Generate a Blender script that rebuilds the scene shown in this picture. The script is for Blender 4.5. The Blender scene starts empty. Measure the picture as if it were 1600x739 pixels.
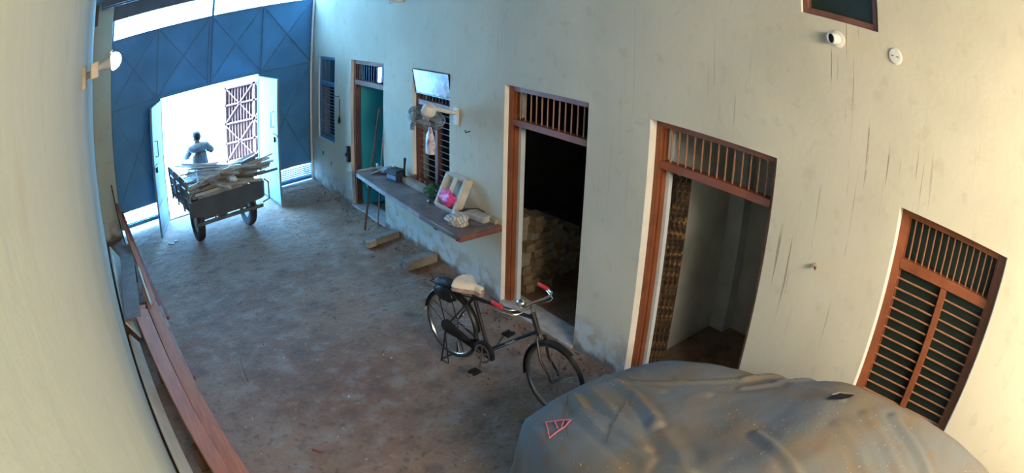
import bpy, bmesh, math, random
from mathutils import Vector, Matrix, noise
from mathutils.bvhtree import BVHTree
random.seed(7)
SC = bpy.context.scene
COL = SC.collection
V = Vector
PI = math.pi

# ------------------------------------------------------------------ camera
cam_d = bpy.data.cameras.new('camera')
cam = bpy.data.objects.new('camera', cam_d)
COL.objects.link(cam)
SC.camera = cam
cam_d.type = 'PANO'                       # wide security-camera lens with barrel distortion
cam_d.panorama_type = 'FISHEYE_LENS_POLYNOMIAL'
cam_d.sensor_fit = 'HORIZONTAL'
cam_d.sensor_width = 36.0
cam_d.sensor_height = 36.0 * 739 / 1600
cam_d.fisheye_fov = PI
cam_d.fisheye_polynomial_k0 = 0.0
cam_d.fisheye_polynomial_k1 = -0.044634395
cam_d.fisheye_polynomial_k2 = 0.000465946
cam_d.fisheye_polynomial_k3 = -7.700824e-05
cam_d.fisheye_polynomial_k4 = 1.176027e-06
cam_d.clip_start = 0.01
_R = V((0.7930951907, -0.6086309183, 0.0238416393))
_U = V((0.2083010381, 0.3077996828, 0.9283695562))
_F = V((0.5723728645, 0.7313191920, -0.3708929002))
cam.matrix_world = Matrix(((_R.x, _U.x, -_F.x, -3.83584), (_R.y, _U.y, -_F.y, 0.0), (_R.z, _U.z, -_F.z, 3.32253), (0, 0, 0, 1)))

# ------------------------------------------------------------------ world, lights, exposure
world = bpy.data.worlds.new('world')
SC.world = world
world.use_nodes = True
_bg = world.node_tree.nodes['Background']
_bg.inputs['Color'].default_value = (0.20, 0.53, 1.0, 1)
_bg.inputs['Strength'].default_value = 34.0

sun_d = bpy.data.lights.new('sun', 'SUN'); sun_d.energy = 3000.0; sun_d.angle = 0.01; sun_d.color = (0.21, 0.54, 1.0)
sun = bpy.data.objects.new('sun', sun_d); COL.objects.link(sun)          # lights the lane outside, runs nearly along the gate
sun.rotation_euler = V((0.68, 0.22, -0.70)).to_track_quat('-Z', 'Y').to_euler()

def area(name, loc, direction, sx, sy, power, col, portal=False):
    d = bpy.data.lights.new(name, 'AREA')
    d.shape = 'RECTANGLE'; d.size = sx; d.size_y = sy
    d.energy = power; d.color = col
    if portal: d.cycles.is_portal = True
    o = bpy.data.objects.new(name, d); COL.objects.link(o)
    o.location = loc
    o.rotation_euler = V(direction).to_track_quat('-Z', 'Z').to_euler()
    return o

area('added_warm_fill', (-2.3, -2.7, 4.1), (0.05, 0.58, -0.80), 3.0, 2.2, 620, (1.0, 0.86, 0.66))  # added warm fill behind the camera, an area light without any fixture
area('sky_portal_wicket', (-2.2, 10.78, 1.12), (0, -1, 0), 2.1, 2.2, 1, (1, 1, 1), True)
area('sky_portal_gap', (-2.2, 10.78, 3.76), (0, -1, 0), 4.3, 0.42, 1, (1, 1, 1), True)

SC.view_settings.view_transform = 'Standard'
SC.view_settings.look = 'None'
SC.view_settings.gamma = 1.0
SC.view_settings.use_curve_mapping = False
SC.view_settings.exposure = 0.38
try:
    SC.cycles.use_denoising = True
    SC.cycles.max_bounces = 10
    SC.cycles.diffuse_bounces = 6
    SC.cycles.sample_clamp_indirect = 6
except Exception:
    pass

# ------------------------------------------------------------------ materials
MATS = {}
def mat(name, col, rough=0.8, var=0.25, scale=6.0, metal=0.0, bump=0.0, bscale=40.0, col2=None, stretch=(1, 1, 1), spec=0.3, emit=None, alpha=None, detail=6):
    if name in MATS: return MATS[name]
    m = bpy.data.materials.new(name); m.use_nodes = True
    nt = m.node_tree; N = nt.nodes; L = nt.links
    b = N['Principled BSDF']
    b.inputs['Roughness'].default_value = rough
    b.inputs['Metallic'].default_value = metal
    b.inputs['Specular IOR Level'].default_value = spec
    tc = N.new('ShaderNodeTexCoord'); mp = N.new('ShaderNodeMapping')
    mp.inputs['Scale'].default_value = stretch
    L.new(tc.outputs['Object'], mp.inputs['Vector'])
    nz = N.new('ShaderNodeTexNoise'); nz.inputs['Scale'].default_value = scale; nz.inputs['Detail'].default_value = detail
    L.new(mp.outputs['Vector'], nz.inputs['Vector'])
    cr = N.new('ShaderNodeValToRGB')
    c2 = col2 if col2 else tuple(c * (1 - var) for c in col)
    c1 = col if col2 else tuple(min(1, c * (1 + var * 0.6)) for c in col)
    cr.color_ramp.elements[0].position = 0.32; cr.color_ramp.elements[0].color = (*c2, 1)
    cr.color_ramp.elements[1].position = 0.68; cr.color_ramp.elements[1].color = (*c1, 1)
    L.new(nz.outputs['Fac'], cr.inputs['Fac'])
    L.new(cr.outputs['Color'], b.inputs['Base Color'])
    if bump:
        n2 = N.new('ShaderNodeTexNoise'); n2.inputs['Scale'].default_value = bscale; n2.inputs['Detail'].default_value = 4
        L.new(mp.outputs['Vector'], n2.inputs['Vector'])
        bp = N.new('ShaderNodeBump'); bp.inputs['Strength'].default_value = bump; bp.inputs['Distance'].default_value = 0.02
        L.new(n2.outputs['Fac'], bp.inputs['Height']); L.new(bp.outputs['Normal'], b.inputs['Normal'])
    if emit:
        b.inputs['Emission Color'].default_value = (*emit[:3], 1); b.inputs['Emission Strength'].default_value = emit[3]
    if alpha is not None:
        b.inputs['Alpha'].default_value = alpha
    MATS[name] = m
    return m

def node_mix(nt, fac, a, b, blend='MIX'):
    x = nt.nodes.new('ShaderNodeMix'); x.data_type = 'RGBA'; x.blend_type = blend
    for s, v in ((x.inputs[0], fac), (x.inputs[6], a), (x.inputs[7], b)):
        if hasattr(v, 'is_linked'): nt.links.new(v, s)
        elif isinstance(v, (int, float)): s.default_value = v
        else: s.default_value = (*v, 1)
    return x.outputs[2]

def node_math(nt, op, a, b=None, clamp=False):
    x = nt.nodes.new('ShaderNodeMath'); x.operation = op; x.use_clamp = clamp
    for s, v in ((x.inputs[0], a), (x.inputs[1], b)):
        if v is None: continue
        if hasattr(v, 'is_linked'): nt.links.new(v, s)
        else: s.default_value = v
    return x.outputs[0]

def node_noise(nt, vec, scale, detail=5, stretch=None):
    if stretch:
        mp = nt.nodes.new('ShaderNodeMapping'); mp.inputs['Scale'].default_value = stretch
        nt.links.new(vec, mp.inputs['Vector']); vec = mp.outputs['Vector']
    n = nt.nodes.new('ShaderNodeTexNoise'); n.inputs['Scale'].default_value = scale; n.inputs['Detail'].default_value = detail
    nt.links.new(vec, n.inputs['Vector'])
    return n.outputs['Fac']

def node_step(nt, v, lo, hi):
    x = nt.nodes.new('ShaderNodeMapRange'); x.clamp = True; x.interpolation_type = 'SMOOTHSTEP'
    x.inputs[1].default_value = lo; x.inputs[2].default_value = hi
    nt.links.new(v, x.inputs[0])
    return x.outputs[0]

def wall_mat(name, base, foot=True, streaks=False):
    """distempered plaster: cream, peeling bluish-white and brown at the foot, thin run marks below the high window"""
    m = bpy.data.materials.new(name); m.use_nodes = True; nt = m.node_tree
    b = nt.nodes['Principled BSDF']; b.inputs['Roughness'].default_value = 0.9; b.inputs['Specular IOR Level'].default_value = 0.15
    tc = nt.nodes.new('ShaderNodeTexCoord').outputs['Object']
    sep = nt.nodes.new('ShaderNodeSeparateXYZ'); nt.links.new(tc, sep.inputs[0])
    y, z = sep.outputs[1], sep.outputs[2]
    n1 = node_noise(nt, tc, 0.9, 6)
    c = node_mix(nt, node_step(nt, n1, 0.35, 0.7), base, tuple(k * 0.86 for k in base))
    n5 = node_noise(nt, tc, 7.0, 5)
    c = node_mix(nt, node_math(nt, 'MULTIPLY', node_step(nt, n5, 0.56, 0.72), 0.22), c, (0.36, 0.29, 0.20))
    if foot:
        n2 = node_noise(nt, tc, 2.6, 8)
        zz = node_math(nt, 'ADD', z, node_math(nt, 'MULTIPLY', n2, -0.75))
        low = node_math(nt, 'SUBTRACT', 1.0, node_step(nt, zz, -0.18, 0.12))
        n3 = node_noise(nt, tc, 6.0, 7)
        patch = node_mix(nt, node_step(nt, n3, 0.42, 0.6), (0.50, 0.54, 0.54), (0.40, 0.33, 0.25))
        c = node_mix(nt, node_math(nt, 'MULTIPLY', low, 0.85), c, patch)
        z4 = node_math(nt, 'ADD', z, node_math(nt, 'MULTIPLY', n3, -0.25))
        dirt = node_math(nt, 'SUBTRACT', 1.0, node_step(nt, z4, -0.1, 0.0))
        c = node_mix(nt, node_math(nt, 'MULTIPLY', dirt, 0.8), c, (0.13, 0.10, 0.08))
    if streaks:
        n4 = node_noise(nt, tc, 1.0, 3, (1, 38.0, 0.9))
        n6 = node_noise(nt, tc, 1.3, 5)
        s = node_step(nt, n4, 0.63, 0.66)
        s = node_math(nt, 'MULTIPLY', s, node_step(nt, n6, 0.46, 0.56))
        band = node_math(nt, 'MULTIPLY', node_step(nt, z, 1.0, 1.8), node_math(nt, 'SUBTRACT', 1.0, node_step(nt, z, 3.45, 3.6)))
        near = node_math(nt, 'ADD', node_math(nt, 'MULTIPLY', node_math(nt, 'SUBTRACT', 1.0, node_step(nt, y, 2.0, 2.9)), node_step(nt, y, 0.3, 0.9)), 0.22)
        s = node_math(nt, 'MULTIPLY', s, node_math(nt, 'MULTIPLY', band, near))
        c = node_mix(nt, node_math(nt, 'MULTIPLY', s, 0.6), c, (0.16, 0.11, 0.08))
    nt.links.new(c, b.inputs['Base Color'])
    bp = nt.nodes.new('ShaderNodeBump'); bp.inputs['Strength'].default_value = 0.25; bp.inputs['Distance'].default_value = 0.01
    nt.links.new(node_noise(nt, tc, 16, 6), bp.inputs['Height']); nt.links.new(bp.outputs['Normal'], b.inputs['Normal'])
    return m

def floor_mat(name):
    m = bpy.data.materials.new(name); m.use_nodes = True; nt = m.node_tree
    b = nt.nodes['Principled BSDF']; b.inputs['Roughness'].default_value = 0.72; b.inputs['Specular IOR Level'].default_value = 0.28
    tc = nt.nodes.new('ShaderNodeTexCoord').outputs['Object']
    n1 = node_noise(nt, tc, 0.55, 5); n2 = node_noise(nt, tc, 4.0, 9); n3 = node_noise(nt, tc, 22.0, 6)
    c = node_mix(nt, node_step(nt, n1, 0.40, 0.62), (0.245, 0.165, 0.112), (0.180, 0.100, 0.058))
    c = node_mix(nt, node_math(nt, 'MULTIPLY', node_step(nt, n2, 0.50, 0.70), 0.6), c, (0.27, 0.235, 0.205))
    c = node_mix(nt, node_math(nt, 'MULTIPLY', node_step(nt, n2, 0.48, 0.30), 0.55), c, (0.075, 0.055, 0.044))
    n4 = node_noise(nt, tc, 9.5, 9)
    c = node_mix(nt, node_math(nt, 'MULTIPLY', node_step(nt, n4, 0.58, 0.72), 0.55), c, (0.075, 0.053, 0.040))
    c = node_mix(nt, node_math(nt, 'MULTIPLY', node_step(nt, n4, 0.42, 0.30), 0.3), c, (0.30, 0.245, 0.20))
    c = node_mix(nt, node_math(nt, 'MULTIPLY', node_step(nt, n3, 0.60, 0.70), 0.55), c, (0.055, 0.042, 0.035))
    c = node_mix(nt, node_math(nt, 'MULTIPLY', node_step(nt, n3, 0.36, 0.28), 0.4), c, (0.36, 0.31, 0.27))
    nt.links.new(c, b.inputs['Base Color'])
    bp = nt.nodes.new('ShaderNodeBump'); bp.inputs['Strength'].default_value = 0.55; bp.inputs['Distance'].default_value = 0.02
    h = node_math(nt, 'ADD', node_math(nt, 'ADD', n2, n4), node_math(nt, 'MULTIPLY', n3, 0.6))
    nt.links.new(h, bp.inputs['Height']); nt.links.new(bp.outputs['Normal'], b.inputs['Normal'])
    return m

M_WALL = wall_mat('cream_plaster', (0.62, 0.57, 0.44), True, True)
M_WALLL = wall_mat('cream_plaster_left', (0.51, 0.55, 0.47), True, False)
M_FLOOR = floor_mat('earth_floor')
M_BROWN = mat('brown_frame_paint', (0.245, 0.075, 0.032), 0.5, 0.25, 5, spec=0.35)
M_BROWN2 = mat('dull_brown_frame', (0.17, 0.075, 0.055), 0.6, 0.3, 5)
M_BAR = mat('brown_bar_paint', (0.33, 0.15, 0.085), 0.5, 0.2, 8)
M_WHITE = mat('white_reveal', (0.80, 0.78, 0.72), 0.8, 0.08, 4)
M_PALEBLUE = mat('pale_lining', (0.62, 0.66, 0.70), 0.7, 0.12, 5)
M_TEAL = mat('teal_wall', (0.02, 0.17, 0.20), 0.8, 0.15, 2)
M_GREYROOM = mat('grey_room_wall', (0.58, 0.58, 0.55), 0.85, 0.3, 1.5)
M_DARKROOM = mat('dark_room_wall', (0.10, 0.09, 0.08), 0.9, 0.3, 2)
M_CONC = mat('concrete', (0.42, 0.40, 0.37), 0.9, 0.25, 8, bump=0.3)
M_GATE = mat('blue_gate_paint', (0.070, 0.255, 0.49), 0.55, 0.2, 1.5, spec=0.35)
M_GATE_RIB = mat('blue_gate_rib', (0.075, 0.22, 0.38), 0.5, 0.2, 6)
M_LEAF = mat('pale_gate_leaf_paint', (0.20, 0.27, 0.30), 0.5, 0.12, 2)
M_IRON = mat('black_iron', (0.022, 0.022, 0.024), 0.45, 0.3, 12, metal=0.3)
M_STEEL = mat('bright_steel', (0.62, 0.62, 0.62), 0.25, 0.1, 12, metal=1.0)
M_DULLSTEEL = mat('dull_steel', (0.32, 0.31, 0.30), 0.4, 0.25, 14, metal=0.9)
M_RUBBER = mat('tyre_rubber', (0.03, 0.03, 0.032), 0.85, 0.3, 20)
M_BLACK = mat('black_enamel', (0.012, 0.013, 0.014), 0.42, 0.2, 10, spec=0.35)
M_CREAMSEAT = mat('cream_seat_cover', (0.66, 0.61, 0.53), 0.7, 0.15, 14)
M_RED = mat('red_grip', (0.62, 0.03, 0.02), 0.45, 0.2, 20)
M_WOODPALE = mat('pale_sawn_wood', (0.44, 0.40, 0.33), 0.75, 0.3, 6, stretch=(8, 8, 1), bump=0.2)
M_WOODGREY = mat('weathered_wood', (0.34, 0.29, 0.23), 0.85, 0.35, 5, bump=0.3)
M_TIMBER = mat('old_grey_timber', (0.22, 0.20, 0.175), 0.85, 0.35, 6, bump=0.3)
M_WOODGREYB = mat('grey_board', (0.17, 0.155, 0.145), 0.8, 0.25, 6, bump=0.2)
M_WOODORANGE = mat('planed_orange_wood', (0.42, 0.145, 0.055), 0.6, 0.25, 3, stretch=(9, 0.9, 9))
M_WOODRED = mat('red_brown_wood', (0.22, 0.065, 0.045), 0.6, 0.3, 3, stretch=(9, 0.9, 9))
M_WOODDARK = mat('dark_wood', (0.105, 0.060, 0.032), 0.8, 0.5, 10, stretch=(1, 1, 5), bump=0.4)
M_PALEBOARD = mat('pale_board', (0.66, 0.63, 0.52), 0.7, 0.1, 5)
M_SLAB = mat('worn_slab', (0.165, 0.135, 0.125), 0.55, 0.45, 5, bump=0.35, bscale=25)
M_WHITEPL = mat('white_plastic', (0.72, 0.71, 0.67), 0.45, 0.08, 10)
M_GREYPL = mat('grey_plastic', (0.30, 0.32, 0.34), 0.45, 0.15, 10)
M_PINK = mat('pink_plastic', (0.80, 0.07, 0.25), 0.45, 0.35, 14)
M_GREEN = mat('green_cloth', (0.035, 0.10, 0.04), 0.85, 0.4, 18)
M_CLOTH = mat('striped_cloth', (0.55, 0.54, 0.52), 0.9, 0.5, 45)
M_BLUEBOX = mat('dark_blue_plastic', (0.03, 0.06, 0.10), 0.4, 0.3, 8)
M_BRICK = mat('stacked_block', (0.33, 0.24, 0.15), 0.9, 0.4, 9, bump=0.4)
M_HOLESHADE = mat('painted_hole_shade', (0.004, 0.004, 0.004), 0.95, 0.1, 5)  # near-black colour standing in for the shade inside holes
M_SHUT = mat('dark_green_shutter', (0.012, 0.024, 0.020), 0.55, 0.3, 3)
M_CEIL = mat('ceiling_sheet', (0.12, 0.125, 0.135), 0.8, 0.2, 2)

# ------------------------------------------------------------------ mesh helpers
class MB:
    def __init__(s): s.v = []; s.f = []
    def add(s, vs, fs):
        n = len(s.v); s.v += [V(p) for p in vs]; s.f += [tuple(i + n for i in f) for f in fs]; return s
    def box(s, lo, hi):
        x0, y0, z0 = lo; x1, y1, z1 = hi
        return s.add([(x0, y0, z0), (x1, y0, z0), (x1, y1, z0), (x0, y1, z0), (x0, y0, z1), (x1, y0, z1), (x1, y1, z1), (x0, y1, z1)],
                     [(3, 2, 1, 0), (4, 5, 6, 7), (0, 1, 5, 4), (1, 2, 6, 5), (2, 3, 7, 6), (3, 0, 4, 7)])
    def beam(s, p0, p1, w, t, up=(0, 0, 1), w1=None):
        """bar from p0 to p1, w across, t along 'up'"""
        p0 = V(p0); p1 = V(p1); d = (p1 - p0).normalized(); up = V(up)
        r = d.cross(up)
        r = r.normalized() if r.length > 1e-5 else V((1, 0, 0))
        u = r.cross(d).normalized(); w1 = w if w1 is None else w1
        vs = []
        for p, ww in ((p0, w), (p1, w1)):
            for a, b in ((-1, -1), (1, -1), (1, 1), (-1, 1)): vs.append(p + r * (a * ww / 2) + u * (b * t / 2))
        return s.add(vs, [(3, 2, 1, 0), (4, 5, 6, 7), (0, 1, 5, 4), (1, 2, 6, 5), (2, 3, 7, 6), (3, 0, 4, 7)])
    def tube(s, pts, r, n=8, closed=False, cap=True):
        pts = [V(p) for p in pts]; m = len(pts); rs = r if isinstance(r, (list, tuple)) else [r] * m
        rings = []; prev = None
        for i, p in enumerate(pts):
            a = pts[i - 1] if (i > 0 or closed) else p
            b = pts[(i + 1) % m] if (i < m - 1 or closed) else p
            d = (b - a).normalized()
            if prev is None:
                q = V((0, 0, 1)) if abs(d.z) < 0.9 else V((1, 0, 0)); x = d.cross(q).normalized()
            else:
                x = (prev - d * prev.dot(d)).normalized()
            prev = x; y = d.cross(x)
            rings.append([p + (x * math.cos(2 * PI * k / n) + y * math.sin(2 * PI * k / n)) * rs[i] for k in range(n)])
        fs = []
        for i in range(m if closed else m - 1):
            j = (i + 1) % m
            for k in range(n): fs.append((i * n + k, i * n + (k + 1) % n, j * n + (k + 1) % n, j * n + k))
        if cap and not closed:
            fs.append(tuple(reversed(range(n)))); fs.append(tuple(range((m - 1) * n, m * n)))
        return s.add([p for rg in rings for p in rg], fs)
    def lathe(s, c, axis, prof, n=24, xdir=None):
        """prof: (radius, along) pairs; open ends closed when radius is zero"""
        c = V(c); a = V(axis).normalized()
        x = a.cross(V((0, 0, 1))) if abs(a.z) < 0.9 else a.cross(V((1, 0, 0)))
        x.normalize(); y = a.cross(x)
        vs = []; fs = []
        for r, h in prof:
            for k in range(n):
                t = 2 * PI * k / n; vs.append(c + a * h + (x * math.cos(t) + y * math.sin(t)) * r)
        for i in range(len(prof) - 1):
            for k in range(n): fs.append((i * n + k, i * n + (k + 1) % n, (i + 1) * n + (k + 1) % n, (i + 1) * n + k))
        return s.add(vs, fs)
    def ring(s, c, axis, R, r, n=48, m=8):
        c = V(c); a = V(axis).normalized()
        x = a.cross(V((0, 0, 1))) if abs(a.z) < 0.9 else a.cross(V((1, 0, 0)))
        x.normalize(); y = a.cross(x)
        return s.tube([c + (x * math.cos(2 * PI * k / n) + y * math.sin(2 * PI * k / n)) * R for k in range(n)], r, m, closed=True)
    def grid(s, rows):
        h = len(rows); w = len(rows[0])
        return s.add([p for r in rows for p in r], [(i * w + j, i * w + j + 1, (i + 1) * w + j + 1, (i + 1) * w + j) for i in range(h - 1) for j in range(w - 1)])
    def blob(s, c, rad, amp=0.2, freq=6.0, seg=20, rings=12, flat=0.0, seed=0.0):
        c = V(c); rows = []
        for i in range(rings + 1):
            th = PI * i / rings; row = []
            for k in range(seg + 1):
                ph = 2 * PI * (k % seg) / seg
                d = V((math.sin(th) * math.cos(ph), math.sin(th) * math.sin(ph), math.cos(th)))
                f = 1 + amp * noise.noise(d * freq * 0.5 + V((seed, seed * 2, 0))) * 2
                p = V((d.x * rad[0] * f, d.y * rad[1] * f, d.z * rad[2] * f))
                if p.z < -rad[2] * (1 - flat): p.z = -rad[2] * (1 - flat)
                row.append(c + p)
            rows.append(row)
        return s.grid(rows)

ROOTM = {}
def finish(o, kind=None, label=None, cat=None, group=None):
    if kind: o['kind'] = kind
    if label: o['label'] = label
    if cat: o['category'] = cat
    if group: o['group'] = group
    return o

def mesh_from(mb, name, mt, inv=None, smooth=False):
    me = bpy.data.meshes.new(name)
    vs = [inv @ p for p in mb.v] if inv else mb.v
    me.from_pydata([tuple(p) for p in vs], [], mb.f)
    if mt: me.materials.append(mt)
    bm = bmesh.new(); bm.from_mesh(me)
    bmesh.ops.recalc_face_normals(bm, faces=bm.faces)
    bm.to_mesh(me); bm.free()
    if smooth:
        me.polygons.foreach_set('use_smooth', [True] * len(me.polygons))
        try: me.set_sharp_from_angle(angle=math.radians(42))
        except Exception: pass
    me.update()
    return me

def part(name, mb, mt, parent, smooth=False, world=False, bev=0.0, label=None, kind=None):
    """a mesh child; coordinates are the root's own unless world=True"""
    inv = ROOTM[parent.name].inverted() if world else None
    o = bpy.data.objects.new(name, mesh_from(mb, name, mt, inv, smooth)); COL.objects.link(o)
    o.parent = parent; ROOTM[o.name] = ROOTM[parent.name]
    if bev:
        b = o.modifiers.new('edge', 'BEVEL'); b.width = bev; b.segments = 1; b.limit_method = 'ANGLE'
    return finish(o, kind, label)

def root(name, loc=(0, 0, 0), rz=0.0, **k):
    o = bpy.data.objects.new(name, None); COL.objects.link(o)
    o.location = loc; o.rotation_euler = (0, 0, rz); o.empty_display_size = 0.1
    ROOTM[o.name] = Matrix.Translation(V(loc)) @ Matrix.Rotation(rz, 4, 'Z')
    return finish(o, **k)

def solo(name, mb, mt, smooth=False, bev=0.0, keep=False, **k):
    """one-mesh thing given in world coordinates; its origin goes to the middle of its base"""
    if keep: c = V((0, 0, 0))
    else:
        lo = V([min(p[i] for p in mb.v) for i in range(3)]); hi = V([max(p[i] for p in mb.v) for i in range(3)])
        c = V(((lo.x + hi.x) / 2, (lo.y + hi.y) / 2, lo.z))
    o = bpy.data.objects.new(name, mesh_from(mb, name, mt, Matrix.Translation(-c), smooth)); COL.objects.link(o)
    o.location = c; ROOTM[o.name] = Matrix.Translation(c)
    if bev:
        b = o.modifiers.new('edge', 'BEVEL'); b.width = bev; b.segments = 1; b.limit_method = 'ANGLE'
    return finish(o, **k)

def struct(name, mb, mt, **k): return solo(name, mb, mt, keep=True, kind='structure', **k)

# ------------------------------------------------------------------ the setting
TH = 0.24                     # right wall thickness (X 0 .. TH)
XL = lambda y: -4.26 - 0.088 * (y - 3.9)          # face of the left wall
OPEN = {  # openings of the right wall: y0, y1, z0, z1
    'W1': (9.745, 10.575, 0.885, 2.40), 'D1': (7.83, 9.03, 0.0, 2.40), 'W2': (6.10, 6.98, 0.90, 2.40),
    'D2': (3.885, 5.08, 0.0, 2.40), 'D3': (1.945, 3.185, 0.0, 2.40), 'W3': (-0.265, 0.815, 0.80, 2.40), 'UW': (1.105, 1.775, 3.52, 4.25)}

def wall_with_holes(x0, x1, y0, y1, z0, z1, holes):
    ys = sorted({y0, y1} | {h[0] for h in holes} | {h[1] for h in holes}); zs = sorted({z0, z1} | {h[2] for h in holes} | {h[3] for h in holes})
    solid = lambda i, j: 0 <= i < len(ys) - 1 and 0 <= j < len(zs) - 1 and not any(h[0] - 1e-6 <= ys[i] and ys[i + 1] <= h[1] + 1e-6 and h[2] - 1e-6 <= zs[j] and zs[j + 1] <= h[3] + 1e-6 for h in holes)
    mb = MB()
    for i in range(len(ys) - 1):
        for j in range(len(zs) - 1):
            if not solid(i, j): continue
            a, b, c, d = ys[i], ys[i + 1], zs[j], zs[j + 1]
            for x in (x0, x1): mb.add([(x, a, c), (x, b, c), (x, b, d), (x, a, d)], [(0, 1, 2, 3)])
            for k, (di, dj, q) in enumerate((((-1), 0, ((a, c), (a, d))), (1, 0, ((b, c), (b, d))), (0, -1, ((a, c), (b, c))), (0, 1, ((a, d), (b, d))))):
                if not solid(i + di, j + dj):
                    (p, r), (s_, t) = q
                    mb.add([(x0, p, r), (x1, p, r), (x1, s_, t), (x0, s_, t)], [(0, 1, 2, 3)])
    return mb

mbw = wall_with_holes(0, TH, -7.0, 11.6, -0.1, 4.6, list(OPEN.values()))
me = bpy.data.meshes.new('wall_right'); me.from_pydata([tuple(p) for p in mbw.v], [], mbw.f); me.materials.append(M_WALL)
bm = bmesh.new(); bm.from_mesh(me); bmesh.ops.remove_doubles(bm, verts=bm.verts, dist=1e-5); bmesh.ops.recalc_face_normals(bm, faces=bm.faces); bm.to_mesh(me); bm.free()
ow = bpy.data.objects.new('wall_right', me); COL.objects.link(ow); ow['kind'] = 'structure'

mb = MB(); a0, a1 = -7.0, 10.62
mb.add([(XL(a0), a0, -0.1), (XL(a1), a1, -0.1), (XL(a1) - 0.25, a1, -0.1), (XL(a0) - 0.25, a0, -0.1), (XL(a0), a0, 4.6), (XL(a1), a1, 4.6), (XL(a1) - 0.25, a1, 4.6), (XL(a0) - 0.25, a0, 4.6)],
       [(3, 2, 1, 0), (4, 5, 6, 7), (0, 1, 5, 4), (1, 2, 6, 5), (2, 3, 7, 6), (3, 0, 4, 7)])
struct('wall_left', mb, M_WALLL)
struct('pillar_left', MB().box((-4.95, 10.36, -0.1), (-4.405, 10.62, 4.6)), M_WALLL)
mb = MB().box((-5.2, -7.0, 4.32), (0.3, 10.72, 4.5))
struct('ceiling', mb, M_CEIL)
# beam above the gate, parallel to it, and two purlins
GA = math.atan(0.12825)
GM = Matrix.Translation(V((0, 11.03, 0))) @ Matrix.Rotation(GA, 4, 'Z')
def gbox(x0, y0, z0, x1, y1, z1):
    m = MB().box((x0, y0, z0), (x1, y1, z1)); m.v = [GM @ p for p in m.v]; return m
struct('beam_gate', gbox(-5.0, -0.06, 3.93, 0.05, 0.18, 4.45), M_CEIL)
for k, yy in enumerate((-0.42, -0.86)):
    struct('beam_purlin_%d' % (k + 1), gbox(-4.75, yy - 0.05, 4.18, 0.0, yy + 0.05, 4.32), M_CEIL)
# back wall, far behind the camera
mb = MB().box((-4.0, -7.0, -0.1), (0.1, -6.8, 4.5))
struct('wall_back', mb, M_WALL)

# earth floor, with real unevenness and a ridge of dirt along the right wall
NX, NY = 110, 330
rows = []
for j in range(NY + 1):
    y = -6.9 + 17.75 * j / NY; row = []
    for i in range(NX + 1):
        x = -5.1 + 5.1 * i / NX
        h = 0.010 * noise.noise(V((x * 1.3, y * 1.3, 0))) + 0.006 * noise.noise(V((x * 6, y * 6, 3))) + 0.0045 * noise.noise(V((x * 17, y * 17, 7)))
        h += 0.045 * math.exp(-max(0, -x) / 0.13) * (0.5 + 0.9 * noise.noise(V((0.5, y * 2.2, 1)))) * (1 if not (3.8 < y < 5.1) else 0.3)
        row.append(V((x, y, h - 0.012)))
    rows.append(row)
struct('floor', MB().grid(rows), M_FLOOR, smooth=True)
mb = MB().box((-9, 10.72, -0.14), (6, 13.6, -0.02))
M_STREET = mat('street_concrete', (0.62, 0.60, 0.56), 0.9, 0.15, 3)
struct('ground_street', mb, M_STREET)
M_STREETWALL = mat('street_wall_whitewash', (0.82, 0.82, 0.80), 0.9, 0.06, 3)
struct('wall_street', MB().box((-9, 13.55, -0.1), (6, 13.75, 1.83)), M_STREETWALL)

# rooms behind the right wall
struct('floor_rooms', MB().box((0.0, -3.0, -0.14), (4.0, 11.6, -0.012)), M_FLOOR)
struct('ceiling_rooms', MB().box((0.1, -3.0, 3.0), (4.0, 11.8, 3.1)), M_CEIL)
# first room: teal, front wall with a barred window to the street
struct('wall_teal_partition', MB().box((TH, 7.25, -0.05), (3.4, 7.4, 3.05)), M_TEAL)
struct('wall_teal_back', MB().box((3.2, 7.4, -0.05), (3.35, 11.6, 3.05)), M_TEAL)
wy0, wy1 = 1.655, 1.99
mb = MB(); mb.box((0.05, 11.5, -0.1), (wy0, 11.7, 3.05)); mb.box((wy1, 11.5, -0.1), (3.35, 11.7, 3.05)); mb.box((wy0, 11.5, -0.1), (wy1, 11.7, 0.95)); mb.box((wy0, 11.5, 1.91), (wy1, 11.7, 3.05))
struct('wall_teal_front', mb, M_TEAL)
w = root('window_5', (1.82, 11.52, 0.95), kind='structure')
for x in (1.67, 1.80, 1.975): part('window_stile', MB().box((x - 0.012, 11.52, 0.95), (x + 0.012, 11.57, 1.91)), M_BLUEBOX, w, world=True)
for z, t in ((0.97, 0.02), (1.12, 0.03), (1.28, 0.02), (1.43, 0.035), (1.55, 0.02), (1.90, 0.015)): part('window_rail', MB().box((wy0, 11.52, z - t), (wy1, 11.57, z + t)), M_BLUEBOX, w, world=True)
# second room: store with dark walls
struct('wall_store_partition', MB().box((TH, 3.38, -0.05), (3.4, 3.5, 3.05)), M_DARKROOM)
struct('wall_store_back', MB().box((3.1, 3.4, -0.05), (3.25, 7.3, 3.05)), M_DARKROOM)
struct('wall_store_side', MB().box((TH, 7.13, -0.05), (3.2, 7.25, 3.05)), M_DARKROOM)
# third room: shallow, grey
struct('wall_grey_side', MB().box((TH, 3.26, -0.05), (1.8, 3.38, 3.05)), M_GREYROOM)
struct('wall_grey_back', MB().box((1.66, -2.6, -0.05), (1.8, 3.26, 3.05)), M_GREYROOM)
struct('pillar_grey_corner', MB().box((1.50, 3.06, -0.05), (1.66, 3.26, 3.05)), M_PALEBLUE)
struct('wall_grey_end', MB().box((TH, -2.7, -0.05), (1.8, -2.6, 3.05)), M_GREYROOM)

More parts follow.
